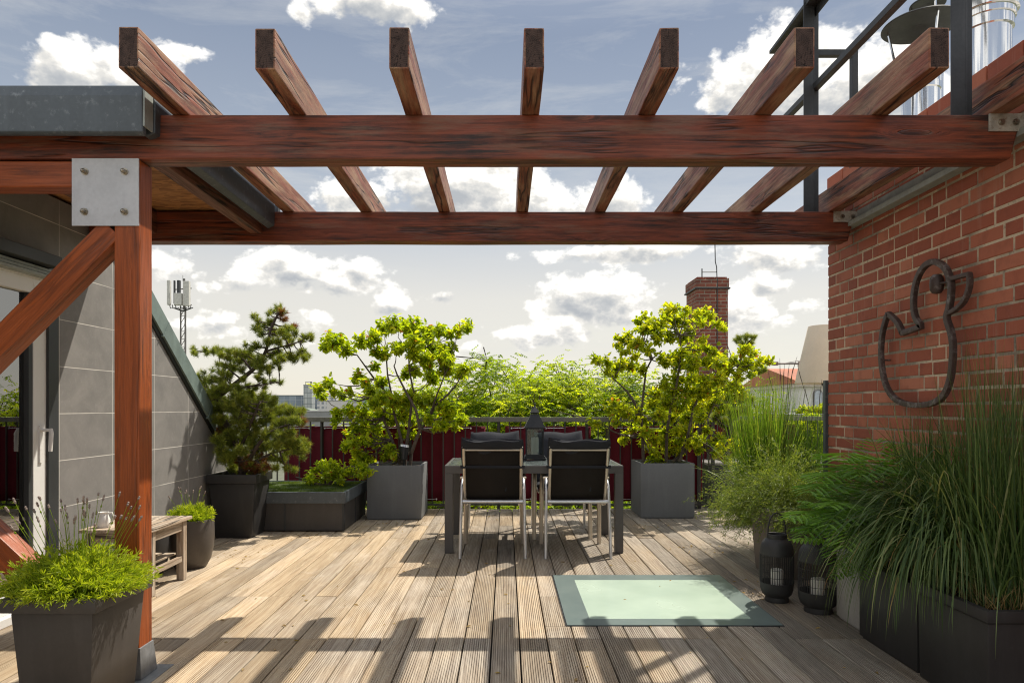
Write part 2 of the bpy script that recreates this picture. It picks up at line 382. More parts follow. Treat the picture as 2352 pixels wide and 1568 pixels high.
M['white_enamel'] = plain('white_enamel', (0.74, 0.73, 0.70), 0.25, 0, 0.03, 3, 0.02)
M['shade'] = plain('cream_lamp_shade', (0.72, 0.62, 0.48), 0.7, 0, 0.07, 4, 0.05)
M['iron'] = plain('rusted_iron', (0.070, 0.048, 0.042), 0.55, 0.35, 0.4, 4, 0.7, spots=0.9, spotc=(.30, .28, .27))
M['teak'] = wood_mat('grey_teak', (0.46, 0.36, 0.26), (0.26, 0.17, 0.11), (0.58, 0.52, 0.44), 0.45, 0.7, weather=0.5)
M['inox'] = None
def inox():
    m, t, out = new_mat('polished_stainless'); c = objco(t, False)
    n = t.noise(t.vm('MULTIPLY', c, (14, 14, 0.8)), 1.0, 3)
    bsdf(t, out, t.mix(n, (.62, .63, .65), (.80, .80, .80)), 0.13, 1.0, 0.5, n, 0.25, 0.02); return m
M['inox'] = inox()

def deck_mat():
    m, t, out = new_mat('weathered_deck_boards'); c = objco(t, False)
    a = t.node('ShaderNodeAttribute', attribute_name='rnd').outputs['Fac']
    sp = t.node('ShaderNodeSeparateXYZ', i_0=c); X, Y = sp.outputs[0], sp.outputs[1]
    off = t.node('ShaderNodeCombineXYZ', i_0=t.m('MULTIPLY', a, 17.0), i_1=t.m('MULTIPLY', a, 61.0), i_2=t.m('MULTIPLY', a, 29.0)).outputs[0]
    co = t.vm('ADD', c, off)
    warp = t.noise(t.vm('MULTIPLY', co, (2.5, 1.1, 1)), 1.0, 2, .5, out=1)
    cw = t.vm('ADD', co, t.vm('MULTIPLY', t.vm('SUBTRACT', warp, (.5, .5, .5)), (.07, .4, 0)))
    g = t.noise(t.vm('MULTIPLY', cw, (75, 2.2, 1)), 1.0, 6, 0.65)
    gf = t.noise(t.vm('MULTIPLY', cw, (230, 5.0, 1)), 1.0, 4, 0.6)
    patch = t.noise(t.vm('MULTIPLY', co, (4.0, 1.3, 1)), 1.0, 5, 0.65)
    blot = t.noise(c, 1.1, 4, 0.6)
    mott = t.noise(co, 28, 5, 0.65)
    # tan boards on the left, greyer ones on the right, each board its own tone
    a2 = t.m('FRACT', t.m('MULTIPLY', a, 7.31))
    side = t.m('ADD', t.mr(X, -1.6, 1.7, -0.26, 0.50), t.mr(blot, .3, .7, -.28, .28))
    grey = t.m('ADD', t.m('ADD', t.m('MULTIPLY_ADD', a2, .7, .12), side), t.mr(patch, .3, .7, -.25, .25), clamp=True)
    tan = t.mix(t.mr(g, .36, .68), (.53, .42, .28), (.34, .24, .145))
    gry = t.mix(t.mr(g, .36, .68), (.44, .39, .32), (.23, .19, .155))
    col = t.mix(grey, tan, gry)
    a3 = t.m('FRACT', t.m('MULTIPLY', a, 23.7))
    br = t.mr(a3, 0, 1, .66, 1.14)
    col = t.mix(1.0, col, t.node('ShaderNodeCombineXYZ', i_0=br, i_1=br, i_2=br).outputs[0], 'MULTIPLY')
    col = t.mix(t.mr(patch, .55, .75, 0, .5), col, (.60, .51, .40))            # bleached patches
    col = t.mix(t.mr(t.noise(c, 2.6, 6, .7), .60, .74, 0, .40), col, (.62, .56, .47))
    col = t.mix(t.mr(mott, .58, .78, 0, .30), col, (.20, .14, .09))
    col = t.mix(t.mr(gf, .54, .78, 0, .5), col, (.15, .11, .075))
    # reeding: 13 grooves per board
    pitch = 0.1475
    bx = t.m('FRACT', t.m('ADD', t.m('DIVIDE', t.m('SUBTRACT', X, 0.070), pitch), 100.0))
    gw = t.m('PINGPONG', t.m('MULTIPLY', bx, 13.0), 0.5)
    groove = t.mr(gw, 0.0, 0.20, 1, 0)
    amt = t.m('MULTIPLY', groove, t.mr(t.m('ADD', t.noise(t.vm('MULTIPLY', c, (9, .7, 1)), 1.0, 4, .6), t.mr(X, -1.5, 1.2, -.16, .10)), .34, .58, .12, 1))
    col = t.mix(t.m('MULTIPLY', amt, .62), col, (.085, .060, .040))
    screw_y = t.m('PINGPONG', t.m('ADD', Y, 0.03), 0.415)
    h = t.m('ADD', t.m('MULTIPLY', g, .5), t.m('MULTIPLY', amt, -1.1))
    bsdf(t, out, col, .78, 0, .22, h, 1.0, .006); return m
M['deck'] = deck_mat()

def tile_mat():
    m, t, out = new_mat('grey_stone_tiles'); c = objco(t, False)
    sp = t.node('ShaderNodeSeparateXYZ', i_0=c)
    def joint(s, o, p, w):
        f = t.m('PINGPONG', t.m('ADD', t.m('SUBTRACT', s, o), p * 40), p / 2)
        return t.mr(f, w * .6, w, 1, 0)
    jy = joint(sp.outputs[1], 5.04, .60, .0030); jz = joint(sp.outputs[2], .0, .30, .0030)
    j = t.m('MAXIMUM', jy, jz)
    wn = t.node('ShaderNodeTexWhiteNoise', noise_dimensions='2D')
    cell = t.node('ShaderNodeCombineXYZ', i_0=t.m('FLOOR', t.m('DIVIDE', t.m('SUBTRACT', sp.outputs[1], 5.04), .6)), i_1=t.m('FLOOR', t.m('DIVIDE', sp.outputs[2], .3)))
    t.l.new(cell.outputs[0], wn.inputs['Vector'])
    n = t.noise(t.vm('ADD', c, t.vm('MULTIPLY', wn.outputs['Color'], (9, 9, 9))), 4.5, 6, .65, .6)
    f = t.noise(c, 45, 4, .65)
    col = t.mix(t.mr(n, .35, .68), (.175, .17, .163), (.24, .23, .218))
    col = t.mix(t.mr(f, .55, .75, 0, .3), col, (.33, .315, .30))
    col = t.mix(t.mr(wn.outputs['Value'], 0, 1, 0, .35), col, (.18, .175, .17))
    col = t.mix(t.m('MULTIPLY', j, t.mr(t.noise(c, 3, 2), .3, .5, .35, 1)), col, (.60, .58, .53))
    bsdf(t, out, col, .6, 0, .35, t.m('SUBTRACT', t.m('MULTIPLY', n, .4), j), .25, .004); return m
M['tile'] = tile_mat()

def brick_geo_mat():
    m, t, out = new_mat('red_clinker_brick'); c = objco(t, False)
    a = t.node('ShaderNodeAttribute', attribute_name='rnd').outputs['Fac']
    co = t.vm('ADD', c, t.node('ShaderNodeCombineXYZ', i_1=t.m('MULTIPLY', a, 31.0)).outputs[0])
    base = t.ramp(a, [(0, (.26, .075, .045)), (.3, (.31, .090, .052)), (.65, (.37, .115, .066)), (1, (.44, .165, .10))])
    n = t.noise(co, 9, 6, .65); f = t.noise(co, 70, 4, .7)
    st = t.noise(t.vm('MULTIPLY', c, (1, 16, 1.4)), 1.0, 3, .6)
    col = t.mix(t.mr(n, .5, .8, 0, .5), base, (.13, .042, .032))
    col = t.mix(t.mr(f, .6, .8, 0, .5), col, (.42, .20, .14))
    col = t.mix(t.mr(st, .58, .75, 0, .25), col, (.45, .33, .27))
    bsdf(t, out, col, .72, 0, .3, t.m('ADD', n, f), .3, .003); return m
def mortar_mat():
    m, t, out = new_mat('lime_mortar'); c = objco(t, False)
    n = t.noise(c, 1.6, 4, .6); f = t.noise(c, 30, 5, .7)
    col = t.mix(t.mr(n, .46, .56), (.27, .23, .18), (.58, .48, .36))
    col = t.mix(t.mr(f, .52, .68, 0, .7), col, (.10, .09, .08))
    col = t.mix(t.mr(t.noise(c, 11, 4, .7), .62, .72, 0, .7), col, (.50, .44, .34))
    bsdf(t, out, col, .95, 0, .1, f, .8, .006); return m
M['brick'] = brick_geo_mat(); M['mortar'] = mortar_mat()
M['brick_far'] = brick_tex_mat('old_brickwork')

def osb_mat():
    m, t, out = new_mat('chipboard_soffit'); c = objco(t, False)
    v = t.node('ShaderNodeTexVoronoi', i_Vector=t.vm('MULTIPLY', t.vm('ADD', c, t.vm('MULTIPLY', t.noise(c, 9, 2, out=1), (.08, .08, 0))), (16, 45, 1)), i_Scale=1.0)
    n = t.noise(t.vm('MULTIPLY', c, (10, 60, 1)), 1.0, 4, .6)
    w = t.node('ShaderNodeSeparateColor', i_0=v.outputs['Color']).outputs[0]
    col = t.mix(w, (.42, .20, .07), (.16, .065, .025))
    col = t.mix(t.mr(n, .45, .7, 0, .6), col, (.50, .27, .11))
    bsdf(t, out, col, .6, 0, .3, w, .2, .002); return m
M['osb'] = osb_mat()

def skylight_mats():
    m, t, out = new_mat('milky_glass_panel'); c = objco(t, False)
    n = t.noise(c, 2.2, 3, .5); f = t.noise(c, 150, 2, .5)
    col = t.mix(t.mr(n, .35, .65), (.37, .47, .39), (.42, .52, .43))
    bsdf(t, out, col, t.mr(n, .3, .7, .14, .30), 0, .45)
    M['milk'] = m
    m, t, out = new_mat('enamelled_glass_border'); c = objco(t, False)
    n = t.noise(c, 3.0, 4, .6)
    bsdf(t, out, t.mix(t.mr(n, .35, .65), (.120, .160, .155), (.155, .195, .185)), .30, 0, .5)
    M['frit'] = m
skylight_mats()

def fabric(name, col, rough=.9, scale=260.0, sheen=0.0):
    m, t, out = new_mat(name); c = objco(t)
    w = t.noise(c, scale, 2, .6); n = t.noise(c, 7, 4, .6)
    cc = t.mix(t.mr(w, .3, .7), tuple(x * .75 for x in col), tuple(x * 1.25 for x in col))
    cc = t.mix(t.mr(n, .4, .7, 0, .35), cc, tuple(x * 1.5 for x in col))
    bsdf(t, out, cc, rough, 0, .2, t.m('ADD', t.m('MULTIPLY', w, .3), n), .35, .006); return m
M['sling'] = fabric('dark_sling_fabric', (.020, .017, .015))
M['cushion'] = fabric('charcoal_cushion', (.026, .028, .034))
M['maroon'] = fabric('maroon_windbreak', (.105, .010, .018), .85, 400)

def table_glass():
    m, t, out = new_mat('smoked_table_glass'); c = objco(t)
    n = t.noise(c, 14, 4, .7)
    bsdf(t, out, t.mix(n, (.05, .062, .06), (.10, .12, .115)), t.mr(n, .3, .7, .12, .3), 0, .6); return m
M['table_glass'] = table_glass()
M['glass'] = glass_mat('window_glass', (.70, .75, .73), 0.0, .34)
M['lantern_glass'] = glass_mat('lantern_glass', (.80, .84, .84), 0.05, .06)
M['bark'] = plain('grey_bark', (.085, .065, .05), .9, 0, .4, 30, .8)
M['bark_dark'] = plain('dark_pine_bark', (.055, .040, .032), .95, 0, .4, 30, .9)
M['leaf_shrub'] = leaf_mat('yellow_green_leaves', [(0, (.11, .18, .014)), (.35, (.32, .42, .02)), (.7, (.56, .60, .03)), (.92, (.68, .62, .035)), (1, (.50, .18, .04))], .64, .36)
M['leaf_shrub_yellow'] = leaf_mat('golden_green_leaves', [(0, (.11, .18, .012)), (.3, (.28, .36, .018)), (.65, (.54, .56, .028)), (.92, (.74, .67, .04)), (1, (.50, .24, .04))], .66, .36)
M['leaf_locust'] = leaf_mat('fresh_green_leaflets', [(0, (.07, .13, .010)), (.5, (.30, .40, .016)), (1, (.64, .66, .03))], .62, .5)
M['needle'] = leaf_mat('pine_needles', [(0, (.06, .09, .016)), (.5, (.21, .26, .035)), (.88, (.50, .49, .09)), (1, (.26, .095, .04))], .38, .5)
M['needle_yellow'] = leaf_mat('bright_pine_needles', [(0, (.05, .08, .015)), (.5, (.12, .15, .025)), (1, (.24, .23, .04))], .3, .5)
M['lavender'] = leaf_mat('lavender_leaves', [(0, (.07, .13, .014)), (.5, (.27, .37, .02)), (1, (.55, .58, .05))], .5, .5)
M['lav_head'] = plain('faded_lavender_heads', (.24, .19, .165), .9, 0, .4, 60)
M['grass_blade'] = leaf_mat('green_grass_blades', [(0, (.030, .070, .022)), (.5, (.08, .14, .040)), (.85, (.20, .27, .10)), (.93, (.36, .38, .18)), (1, (.45, .26, .11))], .42, .45)  # tones spread up to pale: sky sheen put into the blade colour
M['grass_lit'] = leaf_mat('light_green_reeds', [(0, (.05, .11, .014)), (.5, (.14, .25, .022)), (.88, (.28, .34, .06)), (1, (.30, .20, .10))], .5, .45)
M['feather'] = leaf_mat('feathery_foliage', [(0, (.07, .115, .026)), (.5, (.17, .23, .050)), (1, (.36, .38, .10))], .5, .5)
M['fern'] = leaf_mat('fern_fronds', [(0, (.10, .22, .035)), (.5, (.26, .46, .08)), (1, (.46, .66, .16))], .5, .38)
M['straw'] = leaf_mat('dry_straw', [(0, (.30, .20, .09)), (1, (.46, .32, .15))], .3, .7)
M['turf'] = leaf_mat('short_turf', [(0, (.05, .085, .015)), (.6, (.10, .16, .022)), (1, (.20, .23, .04))], .35, .6)
M['moss_ground'] = plain('turf_bed', (.055, .075, .020), .95, 0, .4, 12, .8)
M['ground'] = plain('city_ground', (.11, .12, .08), .95, 0, .5, .02, .0, fine=.3)
# ================================================================== SETTING
g = MB(); g.box(-3000, 3000, -600, 5000, -16.5, -16.0)
tag(g.build('ground', M['ground']), kind='structure')
# block of flats that carries the terrace
g = MB(); g.box(-9, 9.0, -6, 8.62, -15.9, -0.062); g.box(2.35, 9.0, 8.62, 9.5, -15.9, -0.062)
tag(g.build('terrace_block', plain('rendered_block', (.42, .40, .36), .9, 0, .1, .5)), 'rendered block of flats below the roof terrace', 'building')

def build_deck():
    g = MB(); pitch, gap, z0, z1 = 0.1475, 0.0088, -0.030, 0.0
    sx0, sx1, sy0, sy1 = 0.335, 1.580, 3.945, 5.145          # opening for the flush skylight
    i0, i1 = int((-2.86 - 0.07) / pitch) - 1, int((4.4 - 0.07) / pitch) + 1
    rows = [3.735, 4.57, 2.90, 5.40, 6.62, 7.45]
    for i in range(i0, i1):
        xa, xb = 0.07 + i * pitch + gap / 2, 0.07 + (i + 1) * pitch - gap / 2
        if xb < -2.86: continue
        xa = max(xa, -2.855)
        yend = 8.50 if xa < 2.42 else 9.38
        ymin = -2.5 if xa < 2.36 else 5.22
        cuts = [ymin]
        if i % 2 == 0: c = [1.25, 2.905, 3.735 if random.random() < .8 else 4.57, 6.6]
        else: c = [.6, 3.735 if random.random() < .55 else 2.905, 4.57 if random.random() < .7 else 5.4, 7.3]
        for k in sorted(set(c)):
            if ymin + .3 < k < yend - .3: cuts.append(k)
        cuts.append(yend)
        for a, b in zip(cuts[:-1], cuts[1:]):
            a += .0028; b -= .0028; r = random.random()
            segs = [(a, b, xa, xb)]
            if xb > sx0 and xa < sx1:
                segs = [(a, min(b, sy0), xa, xb), (max(a, sy1), b, xa, xb)]
                if xa < sx0 - .01: segs.append((max(a, sy0), min(b, sy1), xa, sx0))
                if xb > sx1 + .01: segs.append((max(a, sy0), min(b, sy1), sx1, xb))
            for (p, q, X0, X1) in segs:
                if q - p < .005: continue
                dz = random.uniform(-.0012, .0012); c = .0022
                V = [(X0, p, z0), (X0, p, z1 - c + dz), (X0 + c, p, z1 + dz), (X1 - c, p, z1 + dz), (X1, p, z1 - c + dz), (X1, p, z0)]
                V += [(x, q, z) for (x, _, z) in V]
                g.add(V, [(0, 1, 7, 6), (1, 2, 8, 7), (2, 3, 9, 8), (3, 4, 10, 9), (4, 5, 11, 10)], 0, r)
                base = g.n - 12
                g.F.append(np.array([[base + k for k in range(5, -1, -1)], [base + 6 + k for k in range(6)]])); g.M.append((2, 0))
    tag(g.build('deck', M['deck']), kind='structure')
    g = MB(); g.box(-2.85, 2.40, -2.5, 8.52, -0.060, -0.034)
    g.box(2.405, 4.4, 5.2, 9.4, -0.060, -0.034)
    tag(g.build('roof_surface', plain('dark_roof_felt', (.008, .007, .006), .9)), kind='structure')
build_deck()

# flush skylight
s = thing('skylight', 'flush milky green glass skylight with dark border set into the deck', 'skylight', (0.957, 4.545, 0))
g = MB(); x0, x1, y0, y1 = -.612, .613, -.590, .590; a0, a1, b0, b1 = -.470, .475, -.475, .440
z0, z1 = -.03, .006
for r_ in ((x0, x1, y0, b0), (x0, x1, b1, y1), (x0, a0, b0, b1), (a1, x1, b0, b1)): g.box(*r_, z0, z1)
g.build('glass_border', M['frit'], s)
g = MB(); g.box(a0, a1, b0, b1, z0, z1); g.build('glass_pane', M['milk'], s)
g = MB()
for r_ in ((x0 - .008, x1 + .008, y0 - .008, y0), (x0 - .008, x1 + .008, y1, y1 + .008), (x0 - .008, x0, y0, y1), (x1, x1 + .008, y0, y1)): g.box(*r_, -.034, .002)
g.build('seal', M['black_metal'], s)

# ================================================================== HOUSE ON THE LEFT
WX = -2.85
h = thing('house_wall', 'grey stone tiled house wall with sloping zinc edge and white glass door', 'house', (WX, 5.0, 0))
def hb(m): m.V = [v - np.array([WX, 5.0, 0]) for v in m.V]; return m
def sl(y): return 1.92 - .80 * (y - 5.6)
g = MB(); g.prism([(4.43, 0), (8.0, 0), (5.1, sl(5.1)), (4.88, 2.56), (4.43, 2.56)], 'x', WX - .22, WX)
g.box(WX - .22, WX, -1.5, 4.43, 2.16, 2.56)
tw = hb(g).build('tiled_wall', M['tile'], h)
tw.data.transform(Matrix.Translation((WX, 5, 0))); tw.location = (-WX, -5, 0)
g = MB()       # sloping edge flashing
n_ = Vector((0, .80, 1)).normalized(); d_ = Vector((0, 1, -.80)).normalized()
p0 = Vector((0, 4.86, sl(4.86))); p1 = Vector((0, 8.0, sl(8.0) + .03))
for (xa, xb, t0, t1, mi) in ((WX - .26, WX + .030, .010, .155, 0), (WX - .02, WX + .012, -.03, .010, 1)):
    q = [p0 + n_ * t0, p1 + n_ * t0, p1 + n_ * t1, p0 + n_ * t1]
    g.prism([(v.y, v.z) for v in q], 'x', xa, xb, mi)
for k in (1.1, 2.2):
    c_ = p0 + d_ * k; q = [c_ + n_ * .0, c_ + d_ * .012, c_ + d_ * .012 + n_ * .16, c_ + n_ * .16]
    g.prism([(v.y, v.z) for v in q], 'x', WX - .2, WX + .034, 0)
hb(g).build('edge_flashing', [M['copper_green'], M['black_metal']], h)
g = MB(); g.box(WX - .10, WX + .004, 4.335, 4.43, 0.0, 2.16); hb(g).build('door_jamb', M['dark_pvc'], h)
# sliding door: frame, glass, handle
d = bpy.data.objects.new('glass_door', None); COL.objects.link(d); d.parent = h; d.location = (0, -.72, 0)
def db(m): m.V = [v - np.array([WX, 4.28, 0]) for v in m.V]; return m
g = MB()
g.box(WX - .09, WX - .012, 4.215, 4.335, .05, 2.02); g.box(WX - .09, WX - .012, 2.10, 2.20, .05, 2.02)
g.box(WX - .09, WX - .012, 2.20, 4.215, 1.93, 2.02); g.box(WX - .09, WX - .012, 2.20, 4.215, .05, .16)
g.box(WX - .16, WX + .03, 0.4, 4.335, .0, .05); g.box(WX - .12, WX - .006, 0.4, 4.335, 2.02, 2.08)
g.box(WX - .17, WX - .10, 1.9, 2.0, .05, 2.02); g.box(WX - .17, WX - .10, .4, .5, .05, 2.02)
db(g).build('door_frame', M['white_pvc'], d, bevel=.004)
g = MB(); g.box(WX - .055, WX - .045, 2.19, 4.225, .15, 1.94); g.box(WX - .14, WX - .13, .49, 1.91, .05, 2.02); db(g).build('glass_pane', M['glass'], d)
g = MB(); g.box(WX - .052, WX - .016, 4.180, 4.216, .16, 1.93); g.box(WX - .05, WX - .02, 2.2, 4.2, .16, .20)
db(g).build('gasket', M['dark_pvc'], d)
g = MB(); g.box(WX - .012, WX - .002, 4.262, 4.290, .90, 1.13)
g.tube([(WX - .004, 4.276, 1.10), (WX + .055, 4.276, 1.10)], .010, 10)
g.tube([(WX + .055, 4.276, 1.108), (WX + .062, 4.268, 1.08), (WX + .060, 4.262, .97)], [.010, .013, .011], 10)
db(g).build('door_handle', M['white_enamel'], d, smooth=True)
# dim room behind the glass, awning box over the door
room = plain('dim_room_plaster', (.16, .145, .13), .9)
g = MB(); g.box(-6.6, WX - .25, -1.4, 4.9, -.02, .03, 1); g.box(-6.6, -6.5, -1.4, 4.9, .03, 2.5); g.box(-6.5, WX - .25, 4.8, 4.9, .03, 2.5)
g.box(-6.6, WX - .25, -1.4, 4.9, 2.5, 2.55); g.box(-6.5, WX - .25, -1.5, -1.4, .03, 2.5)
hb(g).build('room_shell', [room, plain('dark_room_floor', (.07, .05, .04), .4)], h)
g = MB(); g.box(WX + .004, WX + .09, 0.4, 4.33, 2.10, 2.17); hb(g).build('lintel_cover', M['dark_pvc'], h, bevel=.004)
g = MB()
for k in range(3): g.box(WX + .0, WX + .055 - .012 * k, 0.4, 4.325, 2.030 + .022 * k, 2.046 + .022 * k)
hb(g).build('blind_box', M['zinc_light'], h)
# flat canopy roof: chipboard soffit, zinc gutter fascia round it
g = MB(); g.box(-6.6, -1.70, 3.085, 4.90, 2.585, 2.61); hb(g).build('soffit', M['osb'], h)
g = MB(); g.box(-6.6, -1.66, 3.08, 4.92, 2.612, 2.65); hb(g).build('roof', M['zinc'], h)
g = MB()
prof = [(3.060, 2.435), (3.046, 2.445), (3.040, 2.60), (3.050, 2.648), (3.09, 2.656), (3.12, 2.656), (3.12, 2.62), (3.075, 2.60), (3.078, 2.435)]
g.prism(prof, 'x', -6.6, -1.590)
g.prism([(-1.612, 2.455), (-1.575, 2.47), (-1.572, 2.60), (-1.590, 2.662), (-1.66, 2.662), (-1.66, 2.64), (-1.625, 2.62), (-1.625, 2.455)], 'y', 3.124, 4.735)
g.prism([(4.90, 2.45), (4.94, 2.46), (4.94, 2.66), (4.88, 2.66), (4.88, 2.45)], 'x', -6.6, -1.60)
fa = hb(g).build('gutter_fascia', M['zinc'], h, bevel=.006)
g = MB(); g.box(-1.590, -1.582, 3.047, 3.12, 2.47, 2.655); hb(g).build('fascia_end', M['zinc_light'], h)
g = MB(); g.box(-.79, .79, -.04, .04, -.08, .08)
g.build('joist', [M['joist']], h, bevel=.005, loc=(-1.700 - WX, 4.015 - 5, 2.500), rot=(0, 0, R(90)))
g = MB(); g.box(-.79, .79, -.04, .04, -.08, .08)
g.build('joist', [M['joist']], h, bevel=.005, loc=(-2.42 - WX, 4.015 - 5, 2.500), rot=(0, 0, R(90)))

# ================================================================== PERGOLA
PG = thing('pergola', 'red brown timber pergola with two cross beams and eight rafters', 'pergola', (-1.7275, 3.23, 0))
PO = Vector((-1.7275, 3.23, 0))
def timber(name, a, b, w, hgt, mat, label=None, up=Vector((0, 0, 1)), chamfer=None, bev=.006):
    a, b = Vector(a), Vector(b); L = (b - a).length; x = (b - a).normalized(); y = up.cross(x).normalized(); z = x.cross(y)
    g = MB(); n = max(2, int(L / .25)); xs = np.linspace(-L / 2, L / 2, n + 1)
    V = []
    for i, xx in enumerate(xs):
        e = chamfer if (chamfer and i == n) else 0
        for (yy, zz) in ((-w / 2, -hgt / 2), (w / 2, -hgt / 2), (w / 2, hgt / 2), (-w / 2, hgt / 2)):
            V.append((xx - (e if zz < 0 else 0), yy + random.uniform(-1, 1) * .0012, zz + random.uniform(-1, 1) * .0012))
    g.add(V, [(i * 4 + k, i * 4 + (k + 1) % 4, i * 4 + 4 + (k + 1) % 4, i * 4 + 4 + k) for i in range(n) for k in range(4)])
    g.F.append(np.array([[3, 2, 1, 0]])); g.M.append((1, 1)); q = n * 4
    g.F.append(np.array([[q, q + 1, q + 2, q + 3]])); g.M.append((1, 1))
    o = g.build(name, [mat, M['end']], PG, bevel=bev, seg=2)
    o.matrix_local = Matrix.Translation((a + b) / 2 - PO) @ Matrix((x, y, z)).transposed().to_4x4()
    if label: o['label'] = label
    return o
YF, YR = 3.17, 4.74
timber('front_beam', (-2.84, YF + .0575, 2.47), (2.345, YF + .0575, 2.47), .115, .20, M['beam'], 'heavy cracked front cross beam', chamfer=.05)
timber('rear_beam', (-2.84, YR + .06, 2.47), (2.375, YR + .06, 2.47), .12, .20, M['beam'], 'dark rear cross beam', chamfer=.05)
timber('lower_beam', (-2.84, YF + .06, 2.302), (-1.79, YF + .06, 2.302), .112, .118, M['post'])
for k in range(-3, 5):
    x = .11 + .531 * k
    timber('rafter', (x, 2.74 + random.uniform(-.01, .01), 2.652), (x + random.uniform(-.006, .006), 5.32, 2.652), .080, .162, M['rafter'])
timber('post', (-1.7275, YF + .0575, .13), (-1.7275, YF + .0575, 2.366), .115, .115, M['post'], up=Vector((0, 1, 0)))
timber('brace', (-1.80, YF + .058, 2.055), (-2.83, YF + .058, 1.03 - .005), .112, .112, M['post'], 'upper diagonal brace', up=Vector((0, 0, 1)))
timber('brace', (-2.83, YF + .058, 1.06), (-1.80, YF + .058, .02 + .075), .112, .112, M['post'], 'lower diagonal brace')
g = MB(); g.box(-.152, .152, -.006, 0, -.153, .153)
pl = g.build('steel_plate', M['steel_plate'], PG, bevel=.001, loc=Vector((-1.8215, YF - .001, 2.2165)) - PO)
for (x, z) in ((-.092, .092), (.088, .092), (-.094, -.090), (.088, -.090)):
    g = MB()
    g.tube([(x, -.006, z), (x, -.009, z)], .017, 20); g.tube([(x, -.009, z), (x, -.018, z)], .0125, 6)
    g.tube([(x, -.018, z), (x, -.026, z), (x, -.031, z)], [.0105, .0095, .004], 14)
    g.build('bolt', M['bolt'], pl, smooth=True)
for (xa, xb, y, za, zb) in ((2.192, 2.345, YF, 2.492, 2.572), (2.225, 2.390, YR, 2.498, 2.572)):
    g = MB(); g.box(xa, xb, y - .010, y - .002, za, zb); g.box(xb, xb + .03, y - .010, y + .11, za, zb)
    g.V = [v - np.array(PO) for v in g.V]; br = g.build('wall_bracket', M['rust_plate'], PG, bevel=.001)
    for q in (.35, .78):
        g = MB(); x = xa + (xb - xa) * q; z = (za + zb) / 2
        g.tube([(x, y - .010, z), (x, y - .013, z)], .015, 16); g.tube([(x, y - .013, z), (x, y - .022, z)], .011, 6)
        g.V = [v - np.array(PO) for v in g.V]; g.build('bolt', M['bolt'], br, smooth=True)
g = MB()
g.frustum(-1.802, -1.653, YF - .016, YF + .131, 0.006, -1.790, -1.665, YF - .004, YF + .119, .145)
g.box(-1.85, -1.60, YF - .055, YF + .185, .0, .006)
g.V = [v - np.array(PO) for v in g.V]; g.build('post_shoe', M['lead'], PG, bevel=.004)

# ================================================================== BRICK WALL ON THE RIGHT
BX = 2.40
bw = thing('brick_wall', 'tall red brick wall with pale uneven mortar at the right', 'wall', (BX, 4.0, 0))
def bb(m): m.V = [v - np.array([BX, 4.0, 0]) for v in m.V]; return m
g = MB(); g.box(BX, 2.78, -2.5, 5.184, -.03, 2.905); bb(g).build('mortar_bed', M['mortar'], bw)
g = MB(); ph = .0790; z = .003
rr = random.Random(5); row = 0
def brick(g, x0, x1, y0, y1, z0, z1):
    c = .004; j = lambda: rr.uniform(-.0012, .0012); a = rr.random() ** 1.0; dx = rr.uniform(-.0016, .0016)
    y0 += j(); y1 += j(); z0 += j(); z1 += j()
    V = [(x1, y0, z0), (x1, y1, z0), (x1, y1, z1), (x1, y0, z1), (x0 + c + dx, y0, z0), (x0 + c + dx, y1, z0), (x0 + c + dx, y1, z1), (x0 + c + dx, y0, z1),
         (x0 + dx, y0 + c, z0 + c), (x0 + dx, y1 - c, z0 + c), (x0 + dx, y1 - c, z1 - c), (x0 + dx, y0 + c, z1 - c)]
    g.add(V, [(0, 4, 5, 1), (1, 5, 6, 2), (2, 6, 7, 3), (3, 7, 4, 0), (4, 8, 9, 5), (5, 9, 10, 6), (6, 10, 11, 7), (7, 11, 8, 4), (8, 11, 10, 9)], 0, a)
while z + .069 < 2.83:
    y = 5.190; k = 0; pat = row % 3
    seq0 = {0: 'HSSH', 1: 'SHSS', 2: 'TSHS'}[pat]
    first = True
    while y > -2.4:
        if first: L = {0: .115, 1: .24, 2: .175}[pat]; first = False
        else: L = .24 if rr.random() < .68 else .115
        brick(g, BX - .0035, BX + .06, y - L, y, z, z + ph - .0125); y -= L + rr.uniform(.0115, .0150)
    z += ph; row += 1
y = 5.190                                        # coping course of bricks on edge
while y > -2.4:
    L = .235; brick(g, BX - .012, BX + .36, y - L, y, 2.84, 2.94); y -= L + .012
bb(g).build('bricks', M['brick'], bw)
g = MB(); g.box(2.325, BX - .008, -2.4, 5.20, 2.470, 2.478); g.box(2.385, BX - .0075, -2.4, 5.20, 2.478, 2.575); g.box(2.325, 2.331, -2.4, 5.2, 2.478, 2.50)
bb(g).build('steel_ledge', M['zinc_light'], bw)
g = MB(); g.box(BX - .02, BX + .012, 5.196, 5.235, 0, 1.44); bb(g).build('corner_profile', M['zinc'], bw)
